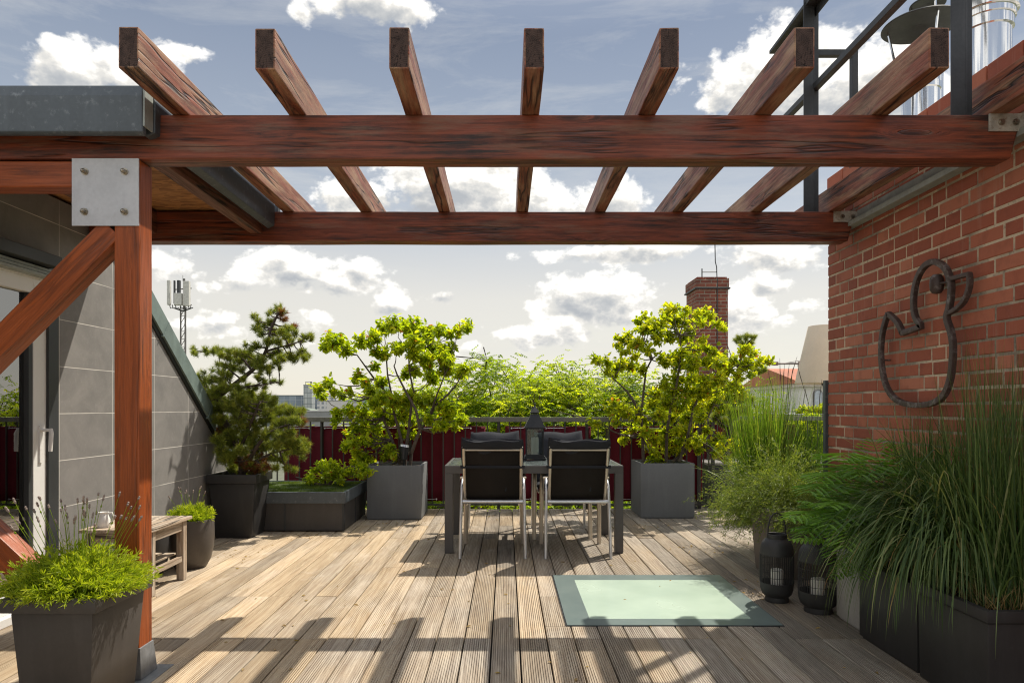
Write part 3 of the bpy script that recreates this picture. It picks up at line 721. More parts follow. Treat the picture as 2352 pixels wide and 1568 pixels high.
# ================================================================== STEEL FRAME OVER THE PERGOLA
fr = thing('roof_guard_frame', 'dark steel guard rail frame rising above the right end of the pergola', 'railing', (2.1, 3.2, 2.57))
def fb(m): m.V = [v - np.array([2.1, 3.2, 2.57]) for v in m.V]; return m
def angle_post(y):
    g = MB(); g.box(2.035, 2.100, y, y + .008, 2.572, 4.60); g.box(2.100, 2.108, y, y + .075, 2.572, 4.60)
    g.box(2.108, 2.150, y + .03, y + .070, 2.572, 4.60); return g
for y in (3.185, 4.765): fb(angle_post(y)).build('post', M['steel_dark'], fr, bevel=.0015)
g = MB(); g.box(2.10, 2.145, 3.0, 5.36, 3.415, 3.455); fb(g).build('rail', M['steel_dark'], fr, bevel=.002)
g = MB(); g.box(2.045, 2.135, 2.9, 5.42, 3.985, 4.010); g.box(2.125, 2.135, 2.9, 5.42, 3.93, 3.985); fb(g).build('rail', M['steel_dark'], fr, bevel=.002)
g = MB(); g.box(2.15, 2.425, 4.80, 4.845, 3.665, 3.705); g.box(2.385, 2.425, 4.80, 4.845, 2.90, 3.665); fb(g).build('wall_bracket', M['steel_dark'], fr, bevel=.002)
g = MB(); g.box(2.09, 2.115, 5.20, 5.215, 3.30, 3.42); fb(g).build('spacer', M['steel_dark'], fr)

# ================================================================== STAINLESS FLUES behind the wall
def flue(x, y, r, ztop, cap, label):
    t = thing('steel_flue', label, 'chimney pipe', (x, y, 0), group='stainless flues behind the brick wall')
    g = MB(); pr = [(r, 2.0)]
    for zz in np.arange(2.9, ztop, .62): pr += [(r, zz - .03), (r + .007, zz - .022), (r + .007, zz + .022), (r, zz + .03)]
    pr += [(r, ztop)]; g.lathe(pr, 40); g.build('pipe', M['inox'], t, smooth=True)
    if cap:
        rc, dz = cap
        g = MB(); g.lathe([(rc - .004, ztop + dz), (rc, ztop + dz + .004), (rc * .98, ztop + dz + .012), (.01, ztop + dz + .075), (0.0, ztop + dz + .075)], 48)
        g.lathe([(0.001, ztop + dz + .02), (rc - .004, ztop + dz)], 48); g.build('rain_cap', M['steel_dark'], t, smooth=True)
        for k in range(3):
            a = 2.6 + k * 2.094
            g = MB(); g.tube([(r * .96 * math.cos(a), r * .96 * math.sin(a), ztop - .22), (rc * .82 * math.cos(a), rc * .82 * math.sin(a), ztop + dz + .02)], .009, 6)
            g.build('strut', M['inox'], t)
    return t
flue(2.975, 5.0, .120, 3.72, (.255, .25), 'stainless flue with wide dark disc cap left of the thick pipe')
flue(3.235, 5.35, .105, 4.12, (.125, .20), 'slimmer stainless flue with small high cap behind the disc cap')
t = thing('steel_flue', 'thick polished stainless flue with ring collars at the upper right', 'chimney pipe', (2.895, 4.2, 0), group='stainless flues behind the brick wall')
g = MB(); g.lathe([(.128, 2.0), (.128, 3.50)], 48); g.build('pipe', M['inox'], t, smooth=True)
g = MB(); g.lathe([(.128, 3.50), (.140, 3.50), (.140, 3.56), (.150, 3.562), (.150, 3.60), (.165, 3.602), (.165, 3.64), (.148, 3.645), (.148, 3.70), (.156, 3.705), (.156, 3.73), (.148, 3.735), (.148, 4.6)], 48)
g.build('collar', M['inox'], t, smooth=True)

# ================================================================== IRON BIRD OUTLINE ON THE WALL
sc = thing('iron_wall_bird', 'rusty iron outline sculpture of a bird hung on the red brick wall', 'wall sculpture', (2.345, 3.9, 1.4))
def wp(x, y, X=2.345):                          # zoom-in pixel -> point on the vertical plane X
    u, v = 1881.6 + .3 * x, 526.8 + .3 * y; Y = X * F / (u - UC)
    return Vector((0, Y - 3.9, EYE - (v - VC) * Y / F - 1.4))
def smooth(pts, n=6, corner=()):
    out = []
    for i in range(len(pts) - 1):
        p0 = pts[i - 1] if i > 0 and i not in corner else pts[i]; p1, p2 = pts[i], pts[i + 1]
        p3 = pts[i + 2] if i + 2 < len(pts) and (i + 1) not in corner else p2
        for k in range(n):
            t = k / n; out.append(0.5 * ((2 * p1) + (p2 - p0) * t + (2 * p0 - 5 * p1 + 4 * p2 - p3) * t * t + (3 * p1 - p0 - 3 * p2 + p3) * t ** 3))
    return out + [pts[-1]]
def strap(pts, w=.030, th=.026, taper=None):
    g = MB(); V = []; m = len(pts)
    for i, p in enumerate(pts):
        d = (pts[min(i + 1, m - 1)] - pts[max(i - 1, 0)]).normalized(); nn = Vector((1, 0, 0)).cross(d).normalized()
        ww = (w / 2) * (taper(i / (m - 1)) if taper else 1)
        for (a, b) in ((-1, -1), (1, -1), (1, 1), (-1, 1)): V.append(tuple(p + nn * ww * a + Vector((th / 2 * b, 0, 0))))
    g.add(V, [(i * 4 + k, i * 4 + (k + 1) % 4, i * 4 + 4 + (k + 1) % 4, i * 4 + 4 + k) for i in range(m - 1) for k in range(4)] + [(3, 2, 1, 0), ((m - 1) * 4, (m - 1) * 4 + 1, (m - 1) * 4 + 2, (m - 1) * 4 + 3)])
    return g
body = [(530, 640), (492, 760), (476, 880), (476, 1000), (492, 1120), (520, 1210), (570, 1285), (650, 1330), (760, 1345), (880, 1325), (960, 1260), (1005, 1140), (1022, 1000), (1024, 880), (1008, 780), (978, 680), (996, 600), (1010, 500), (1008, 400), (975, 310), (925, 262), (868, 248), (805, 285), (755, 370), (728, 480), (724, 600), (742, 680), (785, 742), (640, 795), (600, 710), (530, 645)]
g = strap(smooth([wp(*p) for p in body], 6, (0, 27, 28)), .031); g.build('body_outline', M['iron'], sc, bevel=.003, smooth=True)
g = strap(smooth([wp(*p) for p in [(1012, 378), (1150, 340), (1152, 430), (1115, 540), (1050, 610), (995, 640)]], 6, (1,)), .022); g.build('beak', M['iron'], sc, bevel=.003, smooth=True)
c = wp(900, 418); g = MB(); g.lathe([(0, -.055), (.022, -.05), (.033, -.032), (.036, 0), (.033, .032), (.022, .05), (0, .055)], 20)
g.build('eye', M['iron'], sc, smooth=True, loc=c)
for a_, b_ in ((c, wp(1000, 400)), (wp(860, 250), wp(860, 250) + Vector((.055, 0, 0))), (wp(478, 1000), wp(478, 1000) + Vector((.055, 0, 0)))):
    g = MB(); g.tube([a_, b_], .006, 8); g.build('mounting_rod', M['iron'], sc)

# ================================================================== TABLE
TX, TY = .235, 6.385
tb = thing('garden_table', 'anthracite metal garden table with dark glass top', 'table', (TX, TY, 0))
hw, hd, ht = .760, .465, .743
g = MB(); g.box(-hw + .022, hw - .022, -hd + .022, hd - .022, ht - .012, ht - .001); g.build('glass_top', M['table_glass'], tb)
g = MB()
g.box(-hw, hw, -hd, -hd + .022, ht - .065, ht + .001); g.box(-hw, hw, hd - .022, hd, ht - .065, ht + .001)
g.box(-hw, -hw + .022, -hd + .022, hd - .022, ht - .065, ht + .001); g.box(hw - .022, hw, -hd + .022, hd - .022, ht - .065, ht + .001)
g.build('frame', M['table_metal'], tb, bevel=.002)
for sx in (-1, 1):
    for sy in (-1, 1):
        g = MB(); g.box(sx * hw - (sx > 0) * .070 + (sx < 0) * .0, sx * hw + (sx < 0) * .070, sy * hd - (sy > 0) * .070, sy * hd + (sy < 0) * .070, .004, ht - .066)
        g.box(sx * hw - (sx > 0) * .066 + (sx < 0) * .004, sx * hw + (sx < 0) * .066 - (sx > 0) * .004, sy * hd - (sy > 0) * .066 + (sy < 0) * .004, sy * hd + (sy < 0) * .066 - (sy > 0) * .004, 0, .004, 0)
        g.build('leg', M['table_metal'], tb, bevel=.003)

# ================================================================== CHAIRS
def pillow(g, x0, x1, fy, z0, z1, th, nx=14, nz=16, seed=0, edge=.007):
    """puffed pad following y = fy(z)"""
    r2 = random.Random(seed); V = []
    for side in (-1, 1):
        for i in range(nx + 1):
            for j in range(nz + 1):
                a, b = i / nx, j / nz; e = min(1, 5.5 * min(a, 1 - a)) ** .5 * min(1, 7 * min(b, 1 - b)) ** .5
                wob = .004 * math.sin(9 * a + 4 * b + seed) + .003 * math.sin(23 * b + seed) + r2.uniform(-.0012, .0012)
                z = z0 + (z1 - z0) * b + (.008 * math.sin(3.2 * a * math.pi + seed) if b > .93 else 0) + (.014 * (abs(2 * a - 1) ** 6) if b > .9 else 0)
                x = x0 + (x1 - x0) * a + (.006 * math.sin(9 * b + seed) * (1 if a > .5 else -1) if a in (0, 1) else 0)
                V.append((x, fy(z) + side * (edge * .5 + (th / 2 - edge * .5) * e + wob * e), z))
    n = (nx + 1) * (nz + 1); Fc = []
    for s_ in (0, 1):
        for i in range(nx):
            for j in range(nz):
                q = s_ * n + i * (nz + 1) + j; f = (q, q + nz + 1, q + nz + 2, q + 1); Fc.append(f if s_ == 0 else f[::-1])
    def lk(a, b): Fc.append((a, b, b + n, a + n))
    for i in range(nx): lk((i + 1) * (nz + 1), i * (nz + 1)); lk(i * (nz + 1) + nz, (i + 1) * (nz + 1) + nz)
    for j in range(nz): lk(j, j + 1); lk(nx * (nz + 1) + j + 1, nx * (nz + 1) + j)
    g.add(V, Fc)
def make_chair(label):
    t = thing('garden_chair', label, 'chair', (0, 0, 0), 0, 'reclining garden chairs round the table')
    lean = lambda z: -.205 - (z - .42) * .40
    for s_ in (-1, 1):
        g = MB(); g.tube([(s_ * .268, -.315, 0), (s_ * .264, -.285, .25), (s_ * .260, -.262, .44), (s_ * .257, -.247, .54), (s_ * .256, -.232, .588), (s_ * .255, -.200, .618), (s_ * .255, -.150, .632)], [.0215] * 7, 10, flat=.62)
        g.build('rear_leg', M['alu'], t, smooth=True, ang=50)
        g = MB(); g.tube([(s_ * .255, -.150, .632), (s_ * .255, .0, .642), (s_ * .255, .2, .640), (s_ * .256, .252, .628), (s_ * .258, .280, .60), (s_ * .260, .292, .55), (s_ * .262, .305, .25), (s_ * .264, .318, 0)], .020, 10, flat=.62)
        g.build('front_leg', M['alu_warm'], t, smooth=True, ang=50)
        g = MB(); g.box(s_ * .255 - .024, s_ * .255 + .024, -.17, .23, .640, .654); g.build('armrest', M['alu_warm'], t, bevel=.005, smooth=True)
        g = MB(); g.tube([(s_ * .232, lean(.43), .43), (s_ * .232, lean(.70), .70), (s_ * .232, lean(.918) - .004, .918)], .0125, 10); g.tube([(s_ * .232, lean(.918) - .004, .915), (s_ * .232, lean(.93), .932)], [.016, .007], 10)
        g.build('back_tube', M['alu_warm'], t, smooth=True, ang=60)
    g = MB(); g.tube([(-.248, -.270, .462), (.248, -.270, .462)], .0165, 8, flat=1.0); g.build('crossbar', M['alu'], t, smooth=True, ang=60)
    g = MB(); g.tube([(-.232, lean(.895) - .004, .895), (.232, lean(.895) - .004, .895)], .008, 8); g.build('top_bar', M['alu_warm'], t, smooth=True, ang=60)
    g = MB(); g.tube([(-.22, -.2, .43), (-.22, .25, .435), (.22, .25, .435), (.22, -.2, .43)], .012, 8); g.build('seat_frame', M['alu_warm'], t, smooth=True, ang=60)
    g = MB(); V = []; nz = 10
    for j in range(nz + 1):
        z = .485 + (.888 - .485) * j / nz
        for x in (-.222, 0, .222): V.append((x, lean(z) + .004 * math.sin(j) - .012 * (1 - abs(x) / .222) * math.sin(math.pi * j / nz) , z))
    g.add(V, [(j * 3 + i, j * 3 + i + 1, j * 3 + 4 + i, j * 3 + 3 + i) for j in range(nz) for i in (0, 1)])
    o = g.build('backrest', M['sling'], t, smooth=True); so = o.modifiers.new('s', 'SOLIDIFY'); so.thickness = .003
    g = MB(); pillow(g, -.252, .252, lambda z: lean(z) + .033, .47, .978, .062, seed=1); pillow(g, -.245, .245, lambda z: lean(z) - .018 + max(0, .93 - z) * .2, .905, .974, .030, seed=2, nz=5)
    g.build('back_cushion', M['cushion'], t, smooth=True, ang=80)
    g = MB(); pl_ = MB(); pillow(pl_, -.235, .235, lambda z: 0, -.215, .275, .050, seed=3)
    pl_.V = [np.stack([v[:, 0], v[:, 2], v[:, 1] + .478], 1) for v in pl_.V]; pl_.build('seat_cushion', M['cushion'], t, smooth=True, ang=80)
    g = MB(); z = .755
    g.box(-.262, -.215, lean(z) - .016, lean(z) + .01, z - .012, z + .012); g.box(.215, .262, lean(z) - .016, lean(z) + .01, z - .012, z + .012)
    g.box(-.215, .215, lean(z) - .014, lean(z) - .0125, z - .011, z + .011); g.build('strap', M['cushion'], t)
    for s_ in (-1, 1):
        g = MB(); g.tube([(s_ * .255, -.24, .46), (s_ * .26, -.262, .43), (s_ * .25, -.27, .38 - .02 * s_)], .0025, 5); g.build('tie', M['cushion'], t)
    return t
ch = make_chair('near left garden chair seen from behind with a black cushion over its back')
ch2, ch3, ch4 = copy_tree(ch), copy_tree(ch), copy_tree(ch)
ch.location = (-.110, 6.025, 0); ch.rotation_euler.z = R(-.4)
ch2.location = (.585, 6.025, 0); ch2.rotation_euler.z = R(.8); ch2['label'] = 'near right garden chair seen from behind, in front of the table'
ch3.location = (-.115, 6.86, 0); ch3.rotation_euler.z = R(180.6); ch3['label'] = 'far left garden chair facing the camera beyond the table, left of the lantern'
ch4.location = (.530, 6.86, 0); ch4.rotation_euler.z = R(179.2); ch4['label'] = 'far right garden chair facing the camera beyond the table, right of the lantern'

# ================================================================== TABLE LANTERN
LX, LY, LZ = .268, 6.60, ht + .0015
ln = thing('glass_lantern', 'tall black house shaped glass lantern standing on the garden table', 'lantern', (LX, LY, LZ))
g = MB(); g.box(-.106, .106, -.106, .106, .012, .022); g.box(-.096, .096, -.096, .096, .022, .036); g.box(-.088, .088, -.088, .088, .036, .046)
for sx in (-1, 1):
    for sy in (-1, 1): g.box(sx * .09 - .01, sx * .09 + .01, sy * .09 - .01, sy * .09 + .01, 0, .012)
g.build('base', M['black_metal'], ln, bevel=.0015)
g = MB()
for sx in (-1, 1):
    for sy in (-1, 1): g.box(sx * .078 - .006, sx * .078 + .006, sy * .078 - .006, sy * .078 + .006, .046, .300)
for s_ in (-1, 1):
    for z in (.046, .292): g.box(-.072, .072, s_ * .078 - .005, s_ * .078 + .005, z, z + .008); g.box(s_ * .078 - .005, s_ * .078 + .005, -.072, .072, z, z + .008)
g.build('frame', M['black_metal'], ln)
for (x0, x1, y0, y1) in ((-.072, .072, -.079, -.077), (-.072, .072, .077, .079), (-.079, -.077, -.072, .072), (.077, .079, -.072, .072)):
    g = MB(); g.box(x0, x1, y0, y1, .054, .292); g.build('pane', M['lantern_glass'], ln)
g = MB(); g.box(-.102, .102, -.102, .102, .300, .309); g.frustum(-.095, .095, -.095, .095, .309, -.036, .036, -.036, .036, .432)
g.frustum(-.040, .040, -.040, .040, .434, -.036, .036, -.036, .036, .446); g.frustum(-.046, .046, -.046, .046, .447, -.004, .004, -.004, .004, .512)
g.tube([(0, 0, .508), (-.006, 0, .522), (-.002, 0, .534), (.008, 0, .530), (.008, 0, .520), (0, 0, .512)], .0028, 6)
g.build('roof', M['black_metal'], ln)
g = MB(); g.lathe([(.0, 0), (.037, 0), (.038, .004), (.038, .158), (.034, .166), (.012, .160), (0, .160)], 28, (0.003, 0, .047)); g.tube([(0.003, 0, .2), (.004, .001, .222)], .0015, 5)
g.build('candle', M['candle'], ln, smooth=True)

# ================================================================== BLACK FLOOR LANTERNS
def floor_lantern(x, y, r, hh, label, handle_up=True, rz=0):
    t = thing('floor_lantern', label, 'lantern', (x, y, 0), rz, 'black cage lanterns on the deck')
    s = hh
    g = MB(); g.lathe([(0, 0.001), (r * .70, 0), (r * .72, .01), (r * .66, .035 * s / .43), (r * .72, .034), (r * .88, .050), (r * .97, .080), (r * 1.0, .125 * s / .43), (r * .985, .125 * s / .43), (r * .93, .09), (r * .8, .05), (0, .050)], 40)
    g.build('base', M['lantern_black'], t, smooth=True)
    zt = .300 * s / .43
    g = MB(); g.lathe([(r * .985, zt), (r, zt), (r * .985, zt + .03), (r * .93, zt + .060), (r * .82, zt + .085), (r * .66, zt + .100), (r * .60, zt + .104), (r * .60, s), (r * .57, s + .003), (r * .54, s), (r * .54, zt + .10), (r * .78, zt + .075), (r * .92, zt + .03), (r * .985, zt)], 40)
    g.build('top', M['lantern_black'], t, smooth=True)
    g = MB(); z0 = .123 * s / .43
    for k in range(46):
        a = 2 * math.pi * k / 46
        g.tube([(r * .992 * math.cos(a), r * .992 * math.sin(a), z0), (r * .992 * math.cos(a), r * .992 * math.sin(a), zt + .004)], .0026, 4, caps=False)
    for q in (.22, .5, .78):
        z = z0 + (zt - z0) * q; g.tube([(r * .985 * math.cos(a), r * .985 * math.sin(a), z) for a in np.linspace(0, 2 * math.pi, 33)], .0016, 4, caps=False)
    g.build('cage', M['lantern_black'], t)
    g = MB(); g.lathe([(0, .055), (.040, .055), (.041, .06), (.041, .195), (.036, .202), (0.01, .196), (0, .196)], 24); g.tube([(0, 0, .196), (.001, 0, .215)], .0015, 5)
    g.build('candle', M['candle'], t, smooth=True)
    g = MB(); hp = []
    for k in range(15):
        a = math.pi * k / 14
        v = Vector((r * .60 * math.cos(a), 0, .155 * math.sin(a) ** .8))
        v = Matrix.Rotation(0 if handle_up else R(82), 3, 'X') @ v if not handle_up else v
        hp.append(v + Vector((0, 0, s - .02)))
    g.tube(hp, .0048, 8); g.build('handle', M['lantern_black'], t, smooth=True); return t
floor_lantern(1.735, 4.47, .103, .428, 'black cage lantern with raised handle standing nearer the skylight', True, R(8))
floor_lantern(1.895, 4.235, .114, .44, 'wider black cage lantern half under the fern beside the pale block', True, R(-20))

# ================================================================== PLANTERS
def square_planter(name, label, cx, cy, wt, wb, hh, mat, rim=.085, over=.022, dt=None, dbm=None, rz=0, group=None, wall=.03):
    dt, dbm = dt or wt, dbm or wb
    t = thing(name, label, 'planter', (cx, cy, 0), rz, group)
    g = MB(); wi = (wt - 2 * over) / 2; di = (dt - 2 * over) / 2
    g.frustum(-wb / 2, wb / 2, -dbm / 2, dbm / 2, 0, -wi, wi, -di, di, hh - rim); g.build('body', mat, t, bevel=.010, smooth=True)
    g = MB(); o, i = wt / 2, wt / 2 - wall; od, idd = dt / 2, dt / 2 - wall
    V = []
    for (a, b, z) in ((wi + .004, di + .004, hh - rim), (o, od, hh - rim + .004), (o, od, hh), (i, idd, hh), (i, idd, hh - .06)):
        V += [(-a, -b, z), (a, -b, z), (a, b, z), (-a, b, z)]
    g.add(V, [(r_ * 4 + k, r_ * 4 + (k + 1) % 4, r_ * 4 + 4 + (k + 1) % 4, r_ * 4 + 4 + k) for r_ in range(4) for k in range(4)])
    g.build('rim', mat, t, bevel=.004, smooth=True)
    g = MB(); n = 8; V = [(-i + 2 * i * a / n, -idd + 2 * idd * b / n, hh - .045 + random.uniform(-.012, .012)) for a in range(n + 1) for b in range(n + 1)]
    g.add(V, [(a * (n + 1) + b, (a + 1) * (n + 1) + b, (a + 1) * (n + 1) + b + 1, a * (n + 1) + b + 1) for a in range(n) for b in range(n)])
    g.build('soil', M['soil'], t); return t
def cube_planter(label, cx, cy, w, hh, mat, d=None, name='planter_box', group=None, cat='planter', wall=.028):
    d = d or w; t = thing(name, label, cat, (cx, cy, 0), 0, group); g = MB(); o, i, od, idd = w / 2, w / 2 - wall, d / 2, d / 2 - wall; V = []
    for (a, b, z) in ((o - .012, od - .012, 0), (o - .012, od - .012, .012), (o, od, .013), (o, od, hh), (i, idd, hh), (i, idd, hh - .10)): V += [(-a, -b, z), (a, -b, z), (a, b, z), (-a, b, z)]
    g.add(V, [(r_ * 4 + k, r_ * 4 + (k + 1) % 4, r_ * 4 + 4 + (k + 1) % 4, r_ * 4 + 4 + k) for r_ in range(5) for k in range(4)])
    g.build('box', mat, t, bevel=.004, smooth=True)
    g = MB(); n = 8; V = [(-i + 2 * i * a / n, -idd + 2 * idd * b / n, hh - .05 + random.uniform(-.012, .015)) for a in range(n + 1) for b in range(n + 1)]
    g.add(V, [(a * (n + 1) + b, (a + 1) * (n + 1) + b, (a + 1) * (n + 1) + b + 1, a * (n + 1) + b + 1) for a in range(n) for b in range(n)])
    g.build('soil', M['soil'], t); return t
square_planter('tapered_planter', 'anthracite tapered planter in front of the wooden post holding lavender', -1.762, 2.89, .375, .27, .50, M['pot_front'], .058, .024, dt=.42, dbm=.31, rz=R(-1.5))
square_planter('tapered_planter', 'tall black tapered planter against the tiled wall holding the pine', -2.585, 6.77, .47, .345, .605, M['pot_dark'], .085, .02)
square_planter('tapered_planter', 'taupe tapered planter behind the two black lanterns', 2.13, 5.20, .50, .40, .50, M['pot_taupe'], .075, .022)
square_planter('tapered_planter', 'dark square planter at the lower right corner with reeds', 2.137, 2.985, .49, .462, .437, M['pot_dark'], .05, .008)
cube_planter('grey cube planter left of the table with a yellow green shrub', -1.235, 7.965, .60, .60, M['cube_grey'], group='grey cube planters by the railing')
cube_planter('grey cube planter right of the table with a yellow green shrub', 1.80, 8.07, .60, .615, M['cube_grey'], group='grey cube planters by the railing')
cube_planter('long black trough against the brick wall under the grasses', 2.145, 3.505, .47, .41, M['pot_dark'], d=.53, name='trough')
cube_planter('pale concrete block between the lanterns and the black trough', 2.17, 3.955, .43, .42, M['concrete'], d=.34, name='concrete_planter')
def round_pot(label, x, y, r, hh, mat, group=None):
    t = thing('round_pot', label, 'plant pot', (x, y, 0), 0, group); g = MB()
    g.lathe([(0, 0.001), (r * .62, 0), (r * .68, .008), (r * .86, hh * .18), (r * .97, hh * .42), (r, hh * .66), (r * .985, hh * .97), (r * .96, hh), (r * .91, hh), (r * .90, hh * .9)], 48)
    g.build('body', mat, t, smooth=True)
    g = MB(); g.lathe([(0, hh - .04), (r * .93, hh - .045)], 24); g.build('soil', M['soil'], t); return t
round_pot('round brown grey pot with young lavender beside the wooden stool', -2.455, 5.42, .172, .375, M['pot_round'])
round_pot('dark round pot half hidden behind the wooden stool', -2.655, 5.15, .150, .33, M['pot_dark'])
round_pot('low black round pot in front of the storage box', 2.72, 7.55, .25, .34, M['pot_dark'])

# raised bed
rb = thing('raised_bed', 'low grey raised bed covered with short turf', 'planter', (-2.2, 7.47, 0))
g = MB(); g.box(-.57, .575, -.52, .52, .012, .29); g.build('panels', M['pot_front'], rb, bevel=.003)
for x in (-.38, -.02 + .0, .560): g = MB(); g.box(x, x + .020, -.526, -.519, .012, .29); g.build('batten', M['steel_dark'], rb)
for y in (-.50, .02, .50): g = MB(); g.box(.573, .581, y, y + .02, .012, .29); g.build('batten', M['steel_dark'], rb)
g = MB(); o1, o2, i1, i2 = .600, .545, .572, .517; V = []
for (a, b, z) in ((i1 + .004, i2 + .004, .285), (o1, o2, .285), (o1, o2, .398), (i1, i2, .398), (i1, i2, .34)): V += [(-a, -b, z), (a, -b, z), (a, b, z), (-a, b, z)]
g.add(V, [(r_ * 4 + k, r_ * 4 + (k + 1) % 4, r_ * 4 + 4 + (k + 1) % 4, r_ * 4 + 4 + k) for r_ in range(4) for k in range(4)]); g.build('rim', M['zinc'], rb, bevel=.003)
g = MB(); n = 20; V = [(-i1 + 2 * i1 * a / n, -i2 + 2 * i2 * b / n, .385 + .012 * math.sin(a * .9) * math.cos(b * .7) + random.uniform(-.003, .003)) for a in range(n + 1) for b in range(n + 1)]
g.add(V, [(a * (n + 1) + b, (a + 1) * (n + 1) + b, (a + 1) * (n + 1) + b + 1, a * (n + 1) + b + 1) for a in range(n) for b in range(n)]); g.build('turf_bed', M['moss_ground'], rb)

# ================================================================== WOODEN STOOL with jug
st = thing('wooden_stool', 'weathered teak stool with lower rails behind the post', 'stool', (-2.53, 4.795, 0))
def plank(name, c, dim, par, mat=M['teak'], along='y', bev=.003):
    L, w, h_ = dim; g = MB(); g.box(-L / 2, L / 2, -w / 2, w / 2, -h_ / 2, h_ / 2)
    return g.build(name, mat, par, bevel=bev, loc=c, rot=(0, 0, R(90) if along == 'y' else 0) if along != 'z' else (0, R(-90), 0))
for k in range(5): plank('slat', (-.19 + .095 * k, 0, .438), (.60, .088, .022), st)
for sx in (-1, 1):
    for sy in (-1, 1): plank('leg', (sx * .190, sy * .225, .2135), (.425, .052, .052), st, along='z')
    plank('apron', (sx * .195, 0, .388), (.398, .022, .065), st); plank('lower_rail', (sx * .195, 0, .155), (.398, .026, .040), st)
for sy in (-1, 1): plank('apron', (0, sy * .228, .388), (.328, .022, .065), st, along='x')
for k in range(3): plank('shelf_slat', (-.10 + .1 * k, 0, .182), (.50, .075, .014), st)
jg = thing('white_jug', 'small white enamel jug standing on the wooden stool', 'jug', (-2.66, 4.60, .4495))
g = MB(); g.lathe([(0, 0), (.034, 0), (.038, .01), (.040, .05), (.030, .075), (.026, .09), (.032, .10), (.029, .10), (.023, .088), (0, .08)], 28); g.build('body', M['white_enamel'], jg, smooth=True)
g = MB(); g.tube([(.027, 0, .092), (.055, 0, .095), (.066, 0, .075), (.060, 0, .04), (.038, 0, .022)], .006, 8); g.build('handle', M['white_enamel'], jg, smooth=True)

# ================================================================== RAILING with windbreak
rl = thing('railing', 'dark metal railing with maroon fabric windbreak along the terrace edge', 'railing', (0, 8.5, 0))
FY = 8.5
def rbb(m): m.V = [v - np.array([0, FY, 0]) for v in m.V]; return m
g = MB(); g.box(-2.95, 2.46, FY - .030, FY + .030, 1.062, 1.118); g.box(2.42, 2.46, FY + .03, 9.34, 1.062, 1.118); g.box(2.42, 4.4, 9.34, 9.40, 1.062, 1.118)
rbb(g).build('handrail', M['handrail'], rl, bevel=.004)
g = MB(); g.box(-2.95, 2.45, FY - .012, FY + .012, .045, .065); g.box(2.43, 2.45, FY + .012, 9.36, .045, .065); g.box(2.43, 4.4, 9.36, 9.38, .045, .065); rbb(g).build('bottom_rail', M['rail_bars'], rl)
for k in range(41):
    x = -2.93 + .135 * k; g = MB(); g.box(x - .007, x + .007, FY - .009, FY + .009, .065, 1.062)
    if k % 8 == 5: g.box(x - .018, x + .018, FY + .009, FY + .035, -.02, 1.062)
    rbb(g).build('bar', M['rail_bars'], rl)
for k in range(7): y = 8.62 + .12 * k; g = MB(); g.box(2.434, 2.448, y, y + .014, .065, 1.062); rbb(g).build('bar', M['rail_bars'], rl)
for k in range(14): x = 2.56 + .135 * k; g = MB(); g.box(x, x + .014, 9.362, 9.376, .065, 1.062); rbb(g).build('bar', M['rail_bars'], rl)
for x, y in ((2.53, 8.52), (2.36, 8.52)): g = MB(); g.box(x - .02, x + .02, y, y + .04, 0, 1.062); rbb(g).build('post', M['rail_bars'], rl)
def windbreak(x0, x1, y, z0=.095, z1=1.012, label=None):
    g = MB(); n = max(8, int((x1 - x0) / .06)); V = []; r2 = random.Random(int(x0 * 100))
    for i in range(n + 1):
        for j in range(7):
            x = x0 + (x1 - x0) * i / n; z = z0 + (z1 - z0) * j / 6
            sag = -.006 * math.sin(math.pi * ((i * .8) % 1)) if j == 6 else 0
            V.append((x, y + .007 * math.sin(i * 1.1 + j * .25) + r2.uniform(-.002, .002), z + sag))
    g.add(V, [(i * 7 + j, i * 7 + 7 + j, i * 7 + 8 + j, i * 7 + 1 + j) for i in range(n) for j in range(6)])
    o = rbb(g).build('windbreak', M['maroon'], rl, smooth=True); so = o.modifiers.new('s', 'SOLIDIFY'); so.thickness = .002
    return o
for (a, b) in ((-2.72, -1.60), (-1.585, -.255), (-.015, 1.035), (1.25, 2.40)): windbreak(a, b, FY + .028)
windbreak(2.50, 3.9, 9.40)
g = MB()
for (a, b) in ((-2.72, -1.60), (-1.585, -.255), (-.015, 1.035), (1.25, 2.40)):
    n = int((b - a) / .42)
    for i in range(n):
        xa = a + .08 + i * .42
        for zz in (.985, .118):
          g = MB(); g.tube([(xa, FY + .018, zz), (xa + .02, FY - .012, zz + .002), (xa + .21, FY - .012, zz + .004), (xa + .23, FY + .018, zz)], .0035, 5)
          for xx in (xa, xa + .23): g.tube([(xx, FY + .024, zz), (xx, FY + .017, zz)], .011, 8)
          rbb(g).build('cable_tie', M['alu'], rl)

# storage box
bx = thing('storage_box', 'black storage box with grey slatted lid in the far right corner', 'storage box', (2.94, 8.90, 0))
g = MB(); g.box(-.44, .44, -.28, .30, .0, .52); g.build('body', M['black_box'], bx, bevel=.008)
g = MB(); g.box(-.455, .455, -.295, .315, .525, .545)
for k in range(28): g.box(-.45 + .0322 * k, -.45 + .0322 * k + .021, -.29, .31, .545, .553)
g.build('lid', M['box_lid'], bx)
g = MB(); g.box(-.30, .1, -.2835, -.281, .445, .465); g.build('grip', M['steel_dark'], bx)

